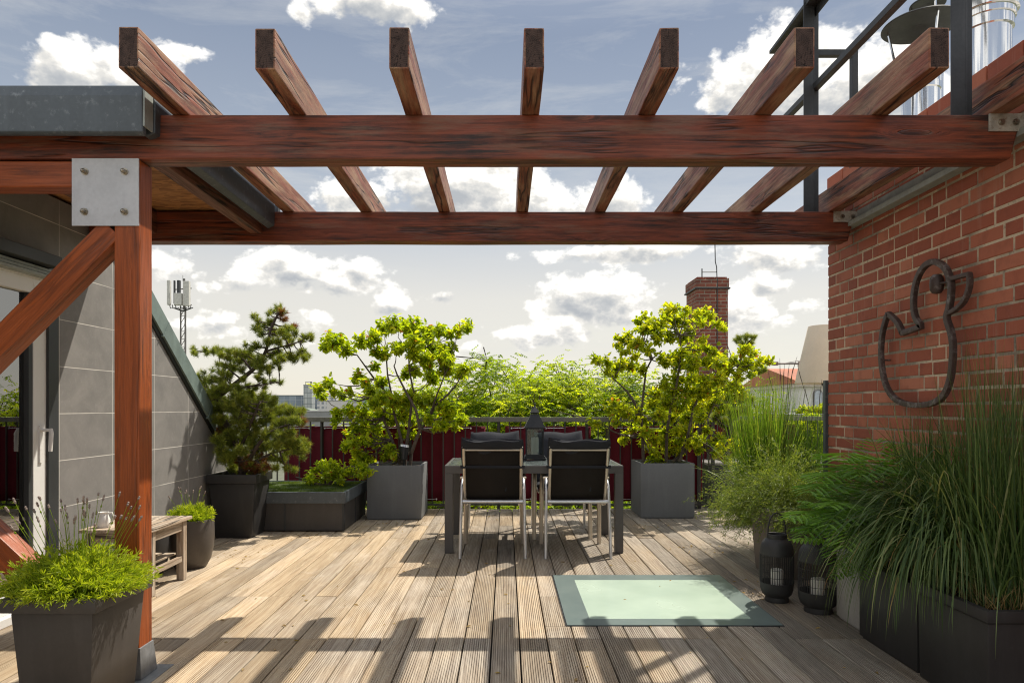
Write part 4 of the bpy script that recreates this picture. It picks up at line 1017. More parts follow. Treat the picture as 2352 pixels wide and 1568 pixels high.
# outdoor lamp
lp = thing('outdoor_lamp', 'outdoor floor lamp with cream cone shade beyond the brick wall end', 'lamp', (2.868, 6.25, 0))
g = MB(); g.lathe([(.262, 1.455), (.150, 1.965), (.147, 1.968), (.146, 1.960), (.258, 1.452), (.262, 1.455)], 56); g.lathe([(0, 1.955), (.147, 1.96)], 32); g.build('lamp_shade', M['shade'], lp, smooth=True)
g = MB(); g.tube([(0, 0, .03), (0, 0, 1.44)], .014, 12); g.lathe([(.014, 1.40), (.035, 1.445), (.035, 1.455), (0, 1.455)], 16); g.lathe([(0, .0), (.17, .0), (.17, .025), (.02, .035)], 32); g.build('pole', M['steel_dark'], lp, smooth=True)
# small watering valve / spotlight in the left shrub pot
sp = thing('garden_spotlight', 'small black garden spotlight at the foot of the left shrub', 'spotlight', (-1.155, 7.86, .555))
g = MB(); g.tube([(0, 0, -.02), (0, 0, .16)], .012, 8); g.tube([(-.003, -.02, .10), (.004, -.01, .235)], [.045, .052], 20); g.build('housing', M['black_metal'], sp, smooth=True)
g = MB(); g.tube([(.004, -.01, .2355), (.007, -.006, .262)], [.054, .050], 20); g.build('ring', M['alu'], sp, smooth=True)
# ================================================================== PLANTS
class VG(MB): pass
def nrm(a): return a / np.maximum(np.linalg.norm(a, axis=-1, keepdims=True), 1e-9)
def rand_unit(n):
    v = rng.normal(size=(n, 3)); return nrm(v)
def leaves(g, pos, d, L, wd, a, up=None, fold=.18, mi=0, curl=.12):
    """pointed oval leaves: two quads folded on the midrib"""
    n = len(pos); d = nrm(d)
    up = rand_unit(n) if up is None else up
    s = nrm(np.cross(d, up)); nn = np.cross(s, d)
    L = np.broadcast_to(L, (n,))[:, None]; wd = np.broadcast_to(wd, (n,))[:, None]
    b = pos; tip = pos + d * L - nn * L * curl
    l1 = pos + d * L * .30 + s * wd * .46 + nn * wd * fold; l2 = pos + d * L * .68 + s * wd * .40 + nn * (wd * fold - L * curl * .4)
    r1 = pos + d * L * .30 - s * wd * .46 + nn * wd * fold; r2 = pos + d * L * .68 - s * wd * .40 + nn * (wd * fold - L * curl * .4)
    V = np.stack([b, l1, l2, tip, r2, r1], 1).reshape(-1, 3); i = np.arange(n)[:, None] * 6
    Fc = np.concatenate([i + np.array([[0, 3, 2, 1]]), i + np.array([[0, 5, 4, 3]])])
    g.add(V, Fc, mi, np.repeat(a, 6))
def needles(g, pos, d, L, w, a, mi=0):
    n = len(pos); d = nrm(d); s = nrm(np.cross(d, rand_unit(n))); L = np.broadcast_to(L, (n,))[:, None]
    V = np.stack([pos - s * w / 2, pos + s * w / 2, pos + d * L], 1).reshape(-1, 3)
    g.add(V, np.arange(n)[:, None] * 3 + np.array([[0, 1, 2]]), mi, np.repeat(a, 3))
def curve(p0, p1, sag, n=6, wob=0.0):
    """points from p0 to p1 bowed by the vector sag"""
    p0, p1 = Vector(p0), Vector(p1); L = (p1 - p0).length; out = []
    for i in range(n + 1):
        t = i / n; w_ = Vector(rng.normal(size=3)) * wob * L * (0 < i < n)
        out.append(p0.lerp(p1, t) + Vector(sag) * (4 * t * (1 - t)) + w_)
    return out
def blade(g, p, d0, L, w, bend, a, seg=6, mi=0, side=None, tipdown=1.0):
    """N grass blades as ribbons bending over under their own weight"""
    n = len(p); d = nrm(d0); az = nrm(np.cross(d, np.array([[0, 0, 1.0]])) + 1e-6) if side is None else side
    tw = rng.uniform(-.9, .9, n)[:, None]; 
    pts = [p]; cur = p; dd = d.copy(); L = np.broadcast_to(L, (n,))[:, None]; bend = np.broadcast_to(bend, (n,))[:, None]
    for k in range(seg):
        dd = nrm(dd + np.array([[0, 0, -1.0]]) * bend * ((k + .6) / seg) ** tipdown * (1.0)); cur = cur + dd * L / seg; pts.append(cur)
    P = np.stack(pts, 1); t = np.linspace(0, 1, seg + 1)[None, :, None]
    sd = nrm(az + tw * np.cross(az, d)); prof = np.minimum(1, .55 + 1.6 * t) * (1 - t ** 2.2) + .04
    w = np.broadcast_to(w, (n,))[:, None, None]; off = sd[:, None, :] * w * prof / 2
    V = np.stack([P - off, P + off], 2).reshape(-1, 3); m = (seg + 1) * 2
    q = np.array([[k * 2, k * 2 + 1, k * 2 + 3, k * 2 + 2] for k in range(seg)])
    Fc = (np.arange(n)[:, None, None] * m + q[None]).reshape(-1, 4); g.add(V, Fc, mi, np.repeat(a, m)); return P

def shrub(name, label, base, blobs, off, sc_, Y0, Yr, mats, leafL, density, trunks, cat='shrub', skew=1.0):
    """crown built from leafy masses; each mass hangs on its own branch from a trunk"""
    t = thing(name, label, cat, base); B = Vector(base); lg, wg = VG(), MB()
    nodes = []
    for tr in trunks:
        pts = [Vector(p) for p in tr]; rr_ = np.linspace(.020, .007, len(pts)); wg.tube([p - B for p in pts], list(rr_), 7); nodes += [(p, r) for p, r in zip(pts, rr_)][1:]
    leafbase = []
    for (cx, cy, rad) in blobs:
        Y = Y0 + rng.uniform(-1, 1) * Yr; c = at(off[0] + sc_ * cx, off[1] + sc_ * cy, Y); r = 1.12 * rad * sc_ * Y / F
        nd, nr = min(nodes, key=lambda q: (q[0] - c).length + max(0, q[0].z - c.z) * 1.5)
        L = (c - nd).length
        wg.tube([p - B for p in curve(nd, c, (0, 0, -.10 * L), 5, .025)], list(np.linspace(min(nr, .006 + .010 * L), .0022, 6)), 5)
        k = max(6, int(density * (r / .11) ** 2))
        for _ in range(k):
            q = Vector(rand_unit(1)[0]) * r * rng.uniform(.35, 1.08) ** .7; q.z *= .85; q.y *= 1.15; q.z += r * .1
            tip = c + q; st_ = c + q * rng.uniform(.0, .35) - Vector((0, 0, r * .25))
            tw = curve(st_, tip, (0, 0, .03 * r), 3); wg.tube([p - B for p in tw], [.0020, .0016, .0013, .0009], 3, caps=False)
            leafbase.append((tip - B, (tip - st_).normalized()))
    P = np.array([list(p) for p, _ in leafbase]); D = np.array([list(d) for _, d in leafbase])
    m = 7; n = len(P)
    PP = np.repeat(P, m, 0) - np.repeat(D, m, 0) * rng.uniform(0, .11, (n * m, 1))
    ax = rand_unit(n * m); side = nrm(ax - (ax * np.repeat(D, m, 0)).sum(1, keepdims=True) * np.repeat(D, m, 0))
    DD = side * rng.uniform(.5, 1.1, (n * m, 1)) + np.repeat(D, m, 0) * rng.uniform(.2, 1.0, (n * m, 1)) + np.array([[0, 0, -.28]])
    a = np.clip(np.repeat(rng.beta(2, 2, n), m) * .55 + rng.beta(1.6, 2.2, n * m) * .50, 0, .93); a[rng.random(n * m) < .014] = 1.0
    up = nrm(np.array([[0, 0, 1.0]]) + rng.normal(size=(n * m, 3)) * .55)
    Ls = leafL * rng.uniform(.65, 1.2, n * m)
    leaves(lg, PP, DD, Ls, Ls * rng.uniform(.46, .58, n * m), a, up=up)
    wg.build('stems', M['bark'], t, smooth=True); lg.build('foliage', mats, t); return t

blobL = [(200,330,100),(130,380,60),(300,400,80),(450,330,80),(560,290,80),(640,210,75),(720,190,85),(850,220,105),(980,280,105),(900,330,90),(1110,240,70),(1200,260,50),(1350,205,68),(1290,230,45),(1260,270,40),(620,440,70),(560,420,60),(760,380,80),(900,440,90),(1050,400,100),(1000,500,90),(1150,480,90),(1200,400,70),(1180,570,85),(1290,600,70),(1330,560,60),(410,620,55),(470,690,50),(380,660,35),(560,540,50),(600,680,70),(820,610,60),(900,580,70),(1050,640,90),(150,690,60),(60,740,60),(100,800,50),(200,760,50),(270,790,45),(340,760,25),(520,760,55),(620,800,70),(560,870,70),(720,850,85),(850,830,90),(960,850,80),(1080,850,90),(1200,900,80),(1280,880,60),(1300,1010,60),(1250,1070,40),(1150,1060,55),(1080,1080,40),(1180,980,70),(1020,1000,50),(880,1020,50),(800,960,80),(230,960,60),(200,1020,35),(330,930,60),(430,950,70),(520,980,75),(620,950,80),(700,1000,70),(380,1080,50),(460,1070,65),(560,1100,70),(330,1130,40),(290,1240,45),(370,1200,60),(450,1190,60),(400,1290,65),(460,1350,70),(530,1420,55),(480,1470,50),(560,1210,60),(650,1180,65),(690,1260,55),(640,1320,45),(780,1120,50),(720,1330,35),(900,1130,40),(430,1420,50),(380,1370,40)]
shrub('leafy_shrub', 'spreading yellow green shrub with thin grey branches in the left grey cube', (-1.22, 7.96, .56), blobL, (715, 696), .264, 7.96, .30, M['leaf_shrub'], .064, 31, [
    [at(942,1068,7.93), at(946,1035,7.93), at(958,1000,7.9), at(985,960,7.9), at(1000,915,7.85), at(1022,860,7.8)],
    [at(930,1068,7.95), at(934,1020,7.95), at(940,975,7.95), at(945,930,7.95), at(950,900,7.95), at(940,850,7.95), at(938,800,7.95)],
    [at(926,1068,7.95), at(922,1010,7.98), at(905,950,8.0), at(898,900,8.0), at(890,860,8.0), at(886,800,8.0)],
    [at(920,1068,8.0), at(900,1010,8.0), at(880,960,8.05), at(890,905,8.05), at(860,870,8.05), at(838,840,8.05), at(820,815,8.05)],
    [at(945,1040,7.9), at(965,985,7.8), at(955,940,7.8), at(930,895,7.8), at(912,860,7.8), at(905,840,7.75)],
    [at(985,960,7.9), at(1000,930,7.9), at(1030,905,7.85), at(1050,880,7.85)]])
blobR = [(260,420,55),(240,470,40),(320,440,75),(290,520,50),(400,480,70),(440,350,75),(410,280,45),(470,250,50),(520,330,75),(630,220,70),(660,170,45),(700,170,50),(590,300,75),(700,270,80),(800,180,30),(780,290,80),(560,410,80),(660,400,85),(770,410,75),(840,360,60),(900,220,45),(960,200,50),(1010,240,55),(1060,300,50),(1110,330,40),(940,290,50),(930,430,38),(480,530,55),(380,560,50),(80,610,55),(150,620,60),(40,590,25),(200,700,65),(260,640,60),(330,650,65),(430,680,60),(150,700,45),(600,580,40),(640,610,80),(740,620,95),(780,540,60),(880,520,65),(850,640,90),(980,500,55),(1040,530,60),(1090,560,45),(980,620,75),(1080,640,75),(1180,600,60),(1150,690,70),(1280,530,55),(1320,500,30),(1350,560,60),(1400,620,55),(1460,600,40),(1495,615,22),(1300,650,65),(1240,740,65),(1340,720,50),(1080,770,80),(960,780,85),(850,760,80),(720,760,70),(620,800,65),(700,860,85),(820,860,90),(940,880,90),(1060,870,75),(1180,830,65),(1260,880,55),(1180,920,55),(560,900,70),(640,960,80),(760,980,80),(880,980,85),(1000,980,80),(1100,1000,60),(500,980,55),(200,950,50),(170,1000,35),(260,990,60),(310,1050,60),(220,1060,45),(220,1120,35),(380,1060,60),(440,1110,60),(560,1060,70),(680,1080,70),(800,1080,75),(920,1080,65),(20,1110,35),(60,1130,28),(300,1210,35),(285,1260,22),(360,1170,40),(460,1200,60),(430,1280,45),(480,1330,50),(540,1260,60),(620,1200,60),(640,1290,60),(720,1190,65),(740,1290,60),(830,1200,70),(840,1300,60),(920,1260,60),(980,1180,50),(920,1350,50),(560,1370,50),(660,1360,50),(520,1420,40),(600,1430,30),(750,1370,45),(1020,1300,55),(1080,1250,55),(1110,1330,55),(1180,1310,55),(1230,1370,45),(1050,1380,40),(1140,1420,28),(1190,1480,24)]
shrub('leafy_shrub', 'tall golden green shrub in the right grey cube in front of the brick chimney', (1.80, 8.06, .57), blobR, (1354.8, 658.6), .276, 8.05, .30, M['leaf_shrub_yellow'], .064, 21, [
    [at(1478,1060,8.1), at(1476,1000,8.1), at(1473,950,8.1), at(1478,900,8.1), at(1484,850,8.1), at(1497,825,8.1), at(1520,805,8.1)],
    [at(1530,1060,8.05), at(1532,990,8.05), at(1540,940,8.0), at(1552,895,8.0), at(1560,850,8.0), at(1565,800,8.0), at(1560,770,8.0)],
    [at(1560,1060,8.05), at(1580,1000,8.05), at(1592,940,8.05), at(1610,900,8.0), at(1650,860,8.0), at(1690,840,8.0)],
    [at(1497,825,8.1), at(1490,800,8.1), at(1478,785,8.1)],
    [at(1474,960,8.1), at(1455,920,8.1), at(1440,898,8.1), at(1405,865,8.1)],
    [at(1545,1060,8.1), at(1600,1010,8.1), at(1625,960,8.1), at(1640,930,8.1)]])
# low bushy shrub on the raised bed
shrub('low_shrub', 'low bright green shrub growing in the turf of the raised bed', (-1.98, 7.62, .39), [(560,990,30),(600,960,45),(650,900,50),(700,860,40),(740,920,60),(790,860,50),(840,890,60),(800,960,60),(880,950,55),(930,910,45),(960,930,35),(700,980,50),(640,1010,40),(860,1010,40),(760,1010,45),(590,1010,35),(1040,960,50),(1080,900,50),(1130,930,40)], (564.5, 846.7), .252, 7.6, .18, M['leaf_shrub'], .050, 34, [[(-1.98, 7.62, .38), (-2.0, 7.62, .48), (-2.02, 7.62, .55)], [(-1.95, 7.62, .38), (-1.85, 7.62, .50), (-1.7, 7.62, .60)], [(-2.0, 7.6, .38), (-2.2, 7.6, .45), (-2.3, 7.6, .48)]])

# ------------------------------------------------------------------ pine
def pine(name, label, base, trunk, limbs, blobs, off, sc_, Y0, Yr, nl=.052, dens=30, brown=()):
    t = thing(name, label, 'pine', base); B = Vector(base); ng, wg = VG(), MB(); nodes = []
    for tr, r0, r1 in [(trunk, .036, .010)] + limbs:
        pts = smooth([Vector(p) for p in tr], 3); rr_ = np.linspace(r0, r1, len(pts)); wg.tube([p - B for p in pts], list(rr_), 8); nodes += list(zip(pts, rr_))[1:]
    tufts, tdir, ta = [], [], []
    for (cx, cy, rad) in blobs:
        Y = Y0 + rng.uniform(-1, 1) * Yr; c = at(off[0] + sc_ * cx, off[1] + sc_ * cy, Y); r = rad * sc_ * Y / F * (1.22 if cy > 900 else 1.08)
        nd, nr = min(nodes, key=lambda q: (q[0] - c).length + max(0, q[0].z - c.z) * .6); L = (c - nd).length
        wg.tube([p - B for p in curve(nd, c, (0, 0, -.06 * L), 4, .02)], list(np.linspace(min(nr, .010), .003, 5)), 5)
        k = max(4, int(dens * (r / .09) ** 1.9)); bro = any(abs(cx - q[0]) < q[2] and abs(cy - q[1]) < q[2] for q in brown)
        for _ in range(k):
            q = Vector(rand_unit(1)[0]) * r * rng.uniform(.3, 1.05) ** .6; q.z *= .8; tip = c + q
            wg.tube([c + q * .2 - B, tip - B], [.0022, .0014], 3, caps=False)
            d = (q.normalized() * .7 + Vector((0, 0, .65)) + (c - nd).normalized() * .3 + Vector(rng.normal(size=3)) * .25).normalized()
            tufts.append(tip - B); tdir.append(d); ta.append(1.0 if (bro and rng.random() < .75) else min(.88, .30 + .40 * rng.random() + .22 * (q.z / r)))  # upper tufts paler: sunlit tips put into the needle colour
    P = np.array([list(p) for p in tufts]); D = np.array([list(d) for d in tdir]); A = np.array(ta); m = 42; n = len(P)
    DD = np.repeat(D, m, 0); pos = np.repeat(P, m, 0) - DD * rng.uniform(0, .045, (n * m, 1))
    dd = DD * rng.uniform(.35, 1.0, (n * m, 1)) + rand_unit(n * m) * .75
    a = np.repeat(A, m); a = np.where(a > .95, 1.0, np.clip(a + rng.normal(0, .10, n * m), 0, .88))
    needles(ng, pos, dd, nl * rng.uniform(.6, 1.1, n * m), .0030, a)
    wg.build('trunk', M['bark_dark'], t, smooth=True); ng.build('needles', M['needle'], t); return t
o2, s2 = (338.7, 621), .30
def z2(x, y, Y): return at(o2[0] + s2 * x, o2[1] + s2 * y, Y)
pb = [(1000,285,34),(1035,320,40),(1045,365,32),(960,310,26),(930,320,20),(815,350,28),(850,385,34),(840,440,40),(900,410,30),(870,480,36),(940,390,40),(960,470,46),(1030,470,40),(1080,440,36),(1130,430,30),(1130,470,30),(1060,500,40),(930,540,46),(1000,540,40),(1080,560,34),(1110,530,30),(1180,530,26),(1210,500,30),(1250,500,28),(1255,530,18),(750,560,24),(830,570,38),(790,600,26),(350,590,24),(370,620,26),(345,620,16),(440,600,26),(455,630,20),(500,610,30),(550,600,36),(560,650,32),(620,610,34),(680,620,34),(620,660,40),(730,630,42),(700,680,50),(790,640,46),(800,700,50),(860,680,46),(870,730,46),(940,640,40),(1000,620,40),(1030,670,46),(1080,640,36),(1120,670,44),(1180,640,40),(1210,670,34),(1240,650,16),(1190,610,26),(990,700,40),(940,740,34),(1010,735,22),(545,710,26),(590,720,34),(650,740,44),(560,770,34),(610,800,44),(720,760,36),(500,755,20),(430,775,20),(560,840,44),(500,830,40),(440,830,36),(390,810,30),(370,850,34),(430,880,40),(500,900,44),(570,890,44),(930,770,26),(860,780,26),(900,840,30),(850,820,34),(960,840,26),(1015,850,24),(830,890,30),(900,890,24),(760,880,30),(700,890,34),(740,830,26),(400,930,40),(450,960,44),(420,1000,40),(500,1000,44),(560,970,40),(620,1000,50),(690,960,50),(740,1010,56),(650,1050,56),(560,1050,50),(480,1060,46),(800,980,56),(860,1040,60),(790,1080,60),(700,1110,60),(900,960,46),(950,1000,46),(970,1070,56),(910,1120,60),(1040,1060,50),(1100,1070,44),(1160,1090,40),(1190,1060,22),(1130,1140,44),(1180,1150,36),(1060,1150,50),(1000,1180,54),(820,1170,60),(720,1200,60),(620,1150,56),(550,1130,46),(480,1130,40),(500,1190,40),(560,1220,46),(640,1250,54),(740,1280,60),(840,1260,60),(930,1240,56),(1020,1260,50),(1100,1240,40),(1080,1310,50),(1140,1310,44),(1190,1310,36),(1225,1340,24),(1200,1370,34),(1140,1370,44),(1190,1420,24),(1060,1380,46),(980,1330,54),(900,1340,54),(810,1350,54),(720,1370,50),(650,1330,44),(600,1300,36),(680,1440,40),(770,1440,44),(860,1430,46),(950,1420,46),(1030,1440,36),(900,1500,36),(820,1510,36),(740,1500,36),(980,1510,30),(1060,1510,26),(1120,1520,26),(600,1440,50),(660,1500,46),(570,1370,44),(780,1490,50),(880,1500,44),(720,1540,36),(520,930,46),(600,890,46),(700,930,50),(780,930,40),(540,1290,44),(640,1400,46)]
pine('mountain_pine', 'wind swept bonsai like pine in the black planter by the tiled wall', (-2.585, 6.77, .56),
     [z2(720,1600,6.77), z2(725,1500,6.77), z2(700,1380,6.77), z2(640,1240,6.78), z2(560,1100,6.78), z2(545,980,6.78), z2(590,930,6.78), z2(680,860,6.76), z2(790,775,6.75), z2(860,700,6.74), z2(905,620,6.74), z2(925,540,6.73), z2(945,450,6.73), z2(1000,330,6.73)],
     [([z2(730,1560,6.75), z2(780,1450,6.7), z2(850,1330,6.65), z2(950,1230,6.6), z2(1080,1180,6.6)], .026, .008), ([z2(735,1560,6.8), z2(800,1480,6.7), z2(950,1400,6.7), z2(1120,1360,6.7)], .02, .006),
      ([z2(905,620,6.74), z2(1000,590,6.72), z2(1120,560,6.72), z2(1240,510,6.7)], .012, .004), ([z2(800,770,6.75), z2(700,650,6.8), z2(560,640,6.82), z2(380,615,6.85)], .012, .004),
      ([z2(620,920,6.8), z2(760,890,6.75), z2(900,870,6.7), z2(1010,850,6.7)], .010, .004), ([z2(700,1380,6.77), z2(760,1250,6.7), z2(820,1100,6.65), z2(860,1000,6.6)], .02, .006), ([z2(545,1000,6.78), z2(480,930,6.85), z2(420,860,6.9)], .012, .004)],
     pb, o2, s2, 6.76, .22, dens=56, brown=((480,1130,70),(560,1190,50),(820,1480,90),(1035,350,40),(1130,440,25),(700,1440,40),(1190,1150,30)))
# second pine beyond the right shrub
o6, s6 = (1561.7, 733.8), .3239
def z6(x, y, Y): return at(o6[0] + s6 * x, o6[1] + s6 * y, Y)
pine('mountain_pine', 'slender pine rising behind the golden shrub near the brick chimney', (2.62, 8.55, .30),
     [z6(330,1000,8.5), z6(340,850,8.5), z6(380,640,8.5), z6(400,450,8.5), z6(430,300,8.5), z6(460,180,8.5)],
     [([z6(350,760,8.5), z6(300,740,8.45), z6(250,690,8.4)], .012, .005), ([z6(370,700,8.5), z6(450,640,8.5), z6(520,600,8.5)], .012, .005), ([z6(400,450,8.5), z6(500,400,8.5), z6(590,380,8.5)], .010, .004)],
     [(420,120,24),(470,120,30),(520,120,24),(400,150,24),(440,170,30),(500,160,26),(450,210,28),(480,300,34),(520,330,34),(560,360,34),(600,350,24),(440,330,30),(360,470,40),(340,560,40),(420,560,44),(300,640,44),(380,660,50),(460,640,44),(300,720,44),(360,760,44),(440,740,40),(250,690,36),(400,830,36),(330,830,36),(320,260,18),(500,560,34)], o6, s6, 8.5, .18, dens=60)

# ------------------------------------------------------------------ lavender
def lavender(label, base, rad, ht_, n, stalks, droop=.35, seed=1, leafL=.030):
    t = thing('lavender', label, 'lavender', base); g, sg, hg = VG(), MB(), MB()
    u = rng.random(n) ** .55; th = rng.uniform(0, 2 * np.pi, n); lean = u * 1.08
    d0 = np.stack([np.cos(th) * np.sin(lean), np.sin(th) * np.sin(lean), np.cos(lean)], 1)
    p0 = np.stack([np.cos(th) * u * rad * .45, np.sin(th) * u * rad * .45, np.zeros(n)], 1)
    L = ht_ * rng.uniform(.65, 1.1, n) * (1 - .05 * u)
    P = blade(sg_ := VG(), p0, d0, L, .0022, droop * .25 * (1 + u), rng.uniform(.2, .6, n), seg=5)
    g.V += sg_.V; g.F += sg_.F; g.M += sg_.M; g.A += sg_.A; g.n = sg_.n
    k = 34; tt = rng.uniform(.22, 1.0, (n, k)); idx = np.minimum((tt * 5).astype(int), 4); fr_ = tt * 5 - idx
    A_ = np.take_along_axis(P, idx[..., None].repeat(3, 2), 1); B_ = np.take_along_axis(P, (idx + 1)[..., None].repeat(3, 2), 1)
    pos = (A_ + (B_ - A_) * fr_[..., None]).reshape(-1, 3); ax = nrm((B_ - A_).reshape(-1, 3))
    dd = ax * .9 + rand_unit(n * k) * .75; a = np.clip(rng.beta(2, 2, n * k) * .5 + tt.reshape(-1) * .5, 0, 1)
    Ls = leafL * rng.uniform(.6, 1.25, n * k); leaves(g, pos, dd, Ls, Ls * .17, a, fold=.1)
    g.build('foliage', M['lavender'], t)
    for i in range(stalks):
        th_ = random.uniform(0, 6.28); q = random.random() ** .6; ln_ = q * .50
        d = Vector((math.cos(th_) * math.sin(ln_), math.sin(th_) * math.sin(ln_), math.cos(ln_))); p = Vector((math.cos(th_) * q * rad * .5, math.sin(th_) * q * rad * .5, ht_ * .4))
        L_ = ht_ * random.uniform(1.0, 1.55); pts = curve(p, p + d * L_, Vector((math.cos(th_), math.sin(th_), 0)) * -.02 * L_, 4, .012)
        sg = MB(); hg = MB(); sg.tube(pts, [.0013, .0012, .0011, .0010, .0009], 4, caps=False)
        e = pts[-1]; dd_ = (pts[-1] - pts[-2]).normalized(); hl = random.uniform(.014, .030); c0 = e
        hg.tube([c0, c0 + dd_ * hl * .3, c0 + dd_ * hl * .55, c0 + dd_ * hl * .8, c0 + dd_ * hl], [.002, .0052, .0038, .005, .0015], 6)
        if random.random() < .4: c1 = pts[-2] * .35 + pts[-1] * .65; sg.tube([c1, c1 + dd_ * .006, c1 + dd_ * .012], [.0015, .0042, .0015], 6)
        st_ = sg.build('flower_stalk', M['lavender'], t); hg.build('flower_head', M['lav_head'], st_)
    return t
lavender('large bright green lavender with faded flower spikes in the front left planter', (-1.775, 2.89, .44), .22, .225, 760, 42, droop=.34)
lavender('young yellow green lavender in the round brown pot', (-2.455, 5.42, .33), .14, .15, 150, 12, droop=.2, leafL=.038)

# ------------------------------------------------------------------ turf
def turf():
    t = thing('turf', 'short green turf growing on the raised bed', 'grass', (-2.2, 7.47, .385)); t['kind'] = 'stuff'
    n = 26000; p = np.stack([rng.uniform(-.56, .56, n), rng.uniform(-.51, .51, n), np.full(n, -.004)], 1)
    g = VG(); tone = .5 + .3 * np.sin(p[:, 0] * 9) * np.cos(p[:, 1] * 7)
    needles(g, p, rand_unit(n) * .5 + np.array([[0, 0, 1.0]]), rng.uniform(.012, .030, n), .0028, np.clip(tone + rng.normal(0, .2, n), 0, 1)); g.build('blades', M['turf'], t)
    for c in t.children: c['kind'] = 'stuff'
turf()

# ------------------------------------------------------------------ grasses and fern at the right
def clump(name, label, base, spread, specs, mat, cat='ornamental grass', straw=0, spreadn=None):
    t = thing(name, label, cat, base); g = VG()
    for (n, Lr, lean, bend, w, ar, azc, azw) in specs:
        th = rng.normal(azc, azw, n) if azc is not None else rng.uniform(0, 2 * np.pi, n); u = rng.random(n) ** .6
        le = np.clip(lean * u + rng.normal(0, .05, n), 0, 1.5); d = np.stack([np.cos(th) * np.sin(le), np.sin(th) * np.sin(le), np.cos(le)], 1)
        q = rng.uniform(0, 2 * np.pi, n); rr_ = spread * np.sqrt(rng.random(n)); p = np.stack([np.cos(q) * rr_, np.sin(q) * rr_, np.zeros(n)], 1)
        blade(g, p, d, rng.uniform(*Lr, n), rng.uniform(w * .6, w * 1.3, n), bend * rng.uniform(.5, 1.4, n), np.clip(rng.uniform(*ar, n) , 0, 1), seg=8)
    g.build('blades', mat, t)
    if straw:
        s_ = VG(); n = straw; p = np.stack([rng.uniform(-1, 1, n) * spread * 1.1, rng.uniform(-1, 1, n) * spread * 1.1, np.zeros(n)], 1)
        d = rand_unit(n) * .55 + np.array([[0, 0, .8]]); blade(s_, p, d, rng.uniform(.05, .17, n), .003, rng.uniform(.1, .5, n), rng.random(n), seg=3); s_.build('dry_stems', M['straw'], t)
    return t
PI = math.pi
clump('reed_grass', 'tall upright reed grass in the lower right planter', (2.15, 2.98, .40), .15,
      [(240, (.80, 1.20), .17, .03, .0055, (.1, .95), None, 0), (60, (.7, 1.1), .4, .35, .004, (.2, 1.0), None, 0), (120, (.5, .9), .45, .22, .008, (.1, .95), None, 0), (50, (.4, .65), .8, .6, .009, (.2, 1.0), PI, .7)], M['grass_blade'], straw=420)
clump('arching_grass', 'mass of arching green grass hanging over the black trough', (2.20, 3.46, .39), .14,
      [(430, (.55, 1.0), .66, .75, .010, (.1, .97), PI, .8), (260, (.55, .95), .50, .85, .009, (.1, .95), PI * 1.2, .5), (120, (.6, .9), .25, .12, .007, (.2, .9), None, 0), (30, (.6, .85), .8, .6, .010, (.9, 1.0), PI, .8)], M['grass_blade'])
clump('arching_grass', 'long grass leaves hanging down over the corner between trough and right planter', (2.08, 3.26, .42), .10, [(330, (.55, .95), .60, .95, .010, (.1, .97), PI, .6), (120, (.45, .75), .5, 1.1, .009, (.2, .95), PI * 1.3, .5)], M['grass_blade'])
clump('arching_grass', 'upright bunch of grass against the brick wall below the iron bird', (2.24, 3.62, .39), .13,
      [(220, (.60, .92), .24, .08, .0085, (.2, .97), PI, 1.3), (120, (.5, .75), .45, .45, .009, (.3, .97), PI, 1.1)], M['grass_blade'])
clump('reed_grass', 'feathery tall grass behind the trough at the right edge', (2.25, 3.22, .39), .10, [(240, (.80, 1.15), .18, .04, .005, (.3, .97), None, 0), (60, (.5, .9), .5, .5, .008, (.2, .9), PI, .8)], M['grass_blade'])
# lighter reeds beyond the wall end
clump('reed_grass', 'upright light green reeds behind the feathery shrub', (2.20, 5.95, .25), .17,
      [(760, (.90, 1.34), .26, .04, .0065, (.1, .85), None, 0), (200, (.6, 1.0), .55, .25, .007, (.3, .88), None, 0), (60, (1.1, 1.35), .18, .03, .004, (.9, 1), None, 0)], M['grass_lit'])
clump('reed_grass', 'darker reeds right behind the end of the brick wall', (2.60, 6.00, .20), .16, [(420, (.80, 1.2), .24, .05, .006, (.0, .6), None, 0), (140, (.6, .9), .7, .3, .007, (.1, .7), None, 0)], M['grass_lit'])
def spikes():
    t = thing('seed_stalks', 'dark dry seed stalks sticking up above the light reeds', 'dry stalks', (2.20, 5.95, .25)); g = MB()
    for (u, v0, v1, du) in ((1795, 890, 822, -4), (1800, 890, 835, 2), (1809, 885, 835, 4), (1813, 885, 818, 18), (1817, 890, 845, 4), (1776, 900, 850, -12), (1849, 900, 835, -18), (1868, 950, 880, 3), (1880, 950, 870, 8), (1888, 980, 900, 4), (1858, 930, 885, -10), (1895, 960, 900, 8)):
        a, b = at(u, v0, 5.95), at(u + du, v1, 5.95); g.tube([((a.x - 2.2) * .55, 0, .1), a - Vector((2.2, 5.95, .25)), (a * .45 + b * .55) - Vector((2.2, 5.95, .25)) + Vector((-.004, 0, 0)), b - Vector((2.2, 5.95, .25))], [.002, .0022, .0035, .001], 5)
    g.build('stalks', M['bark_dark'], t)
spikes()
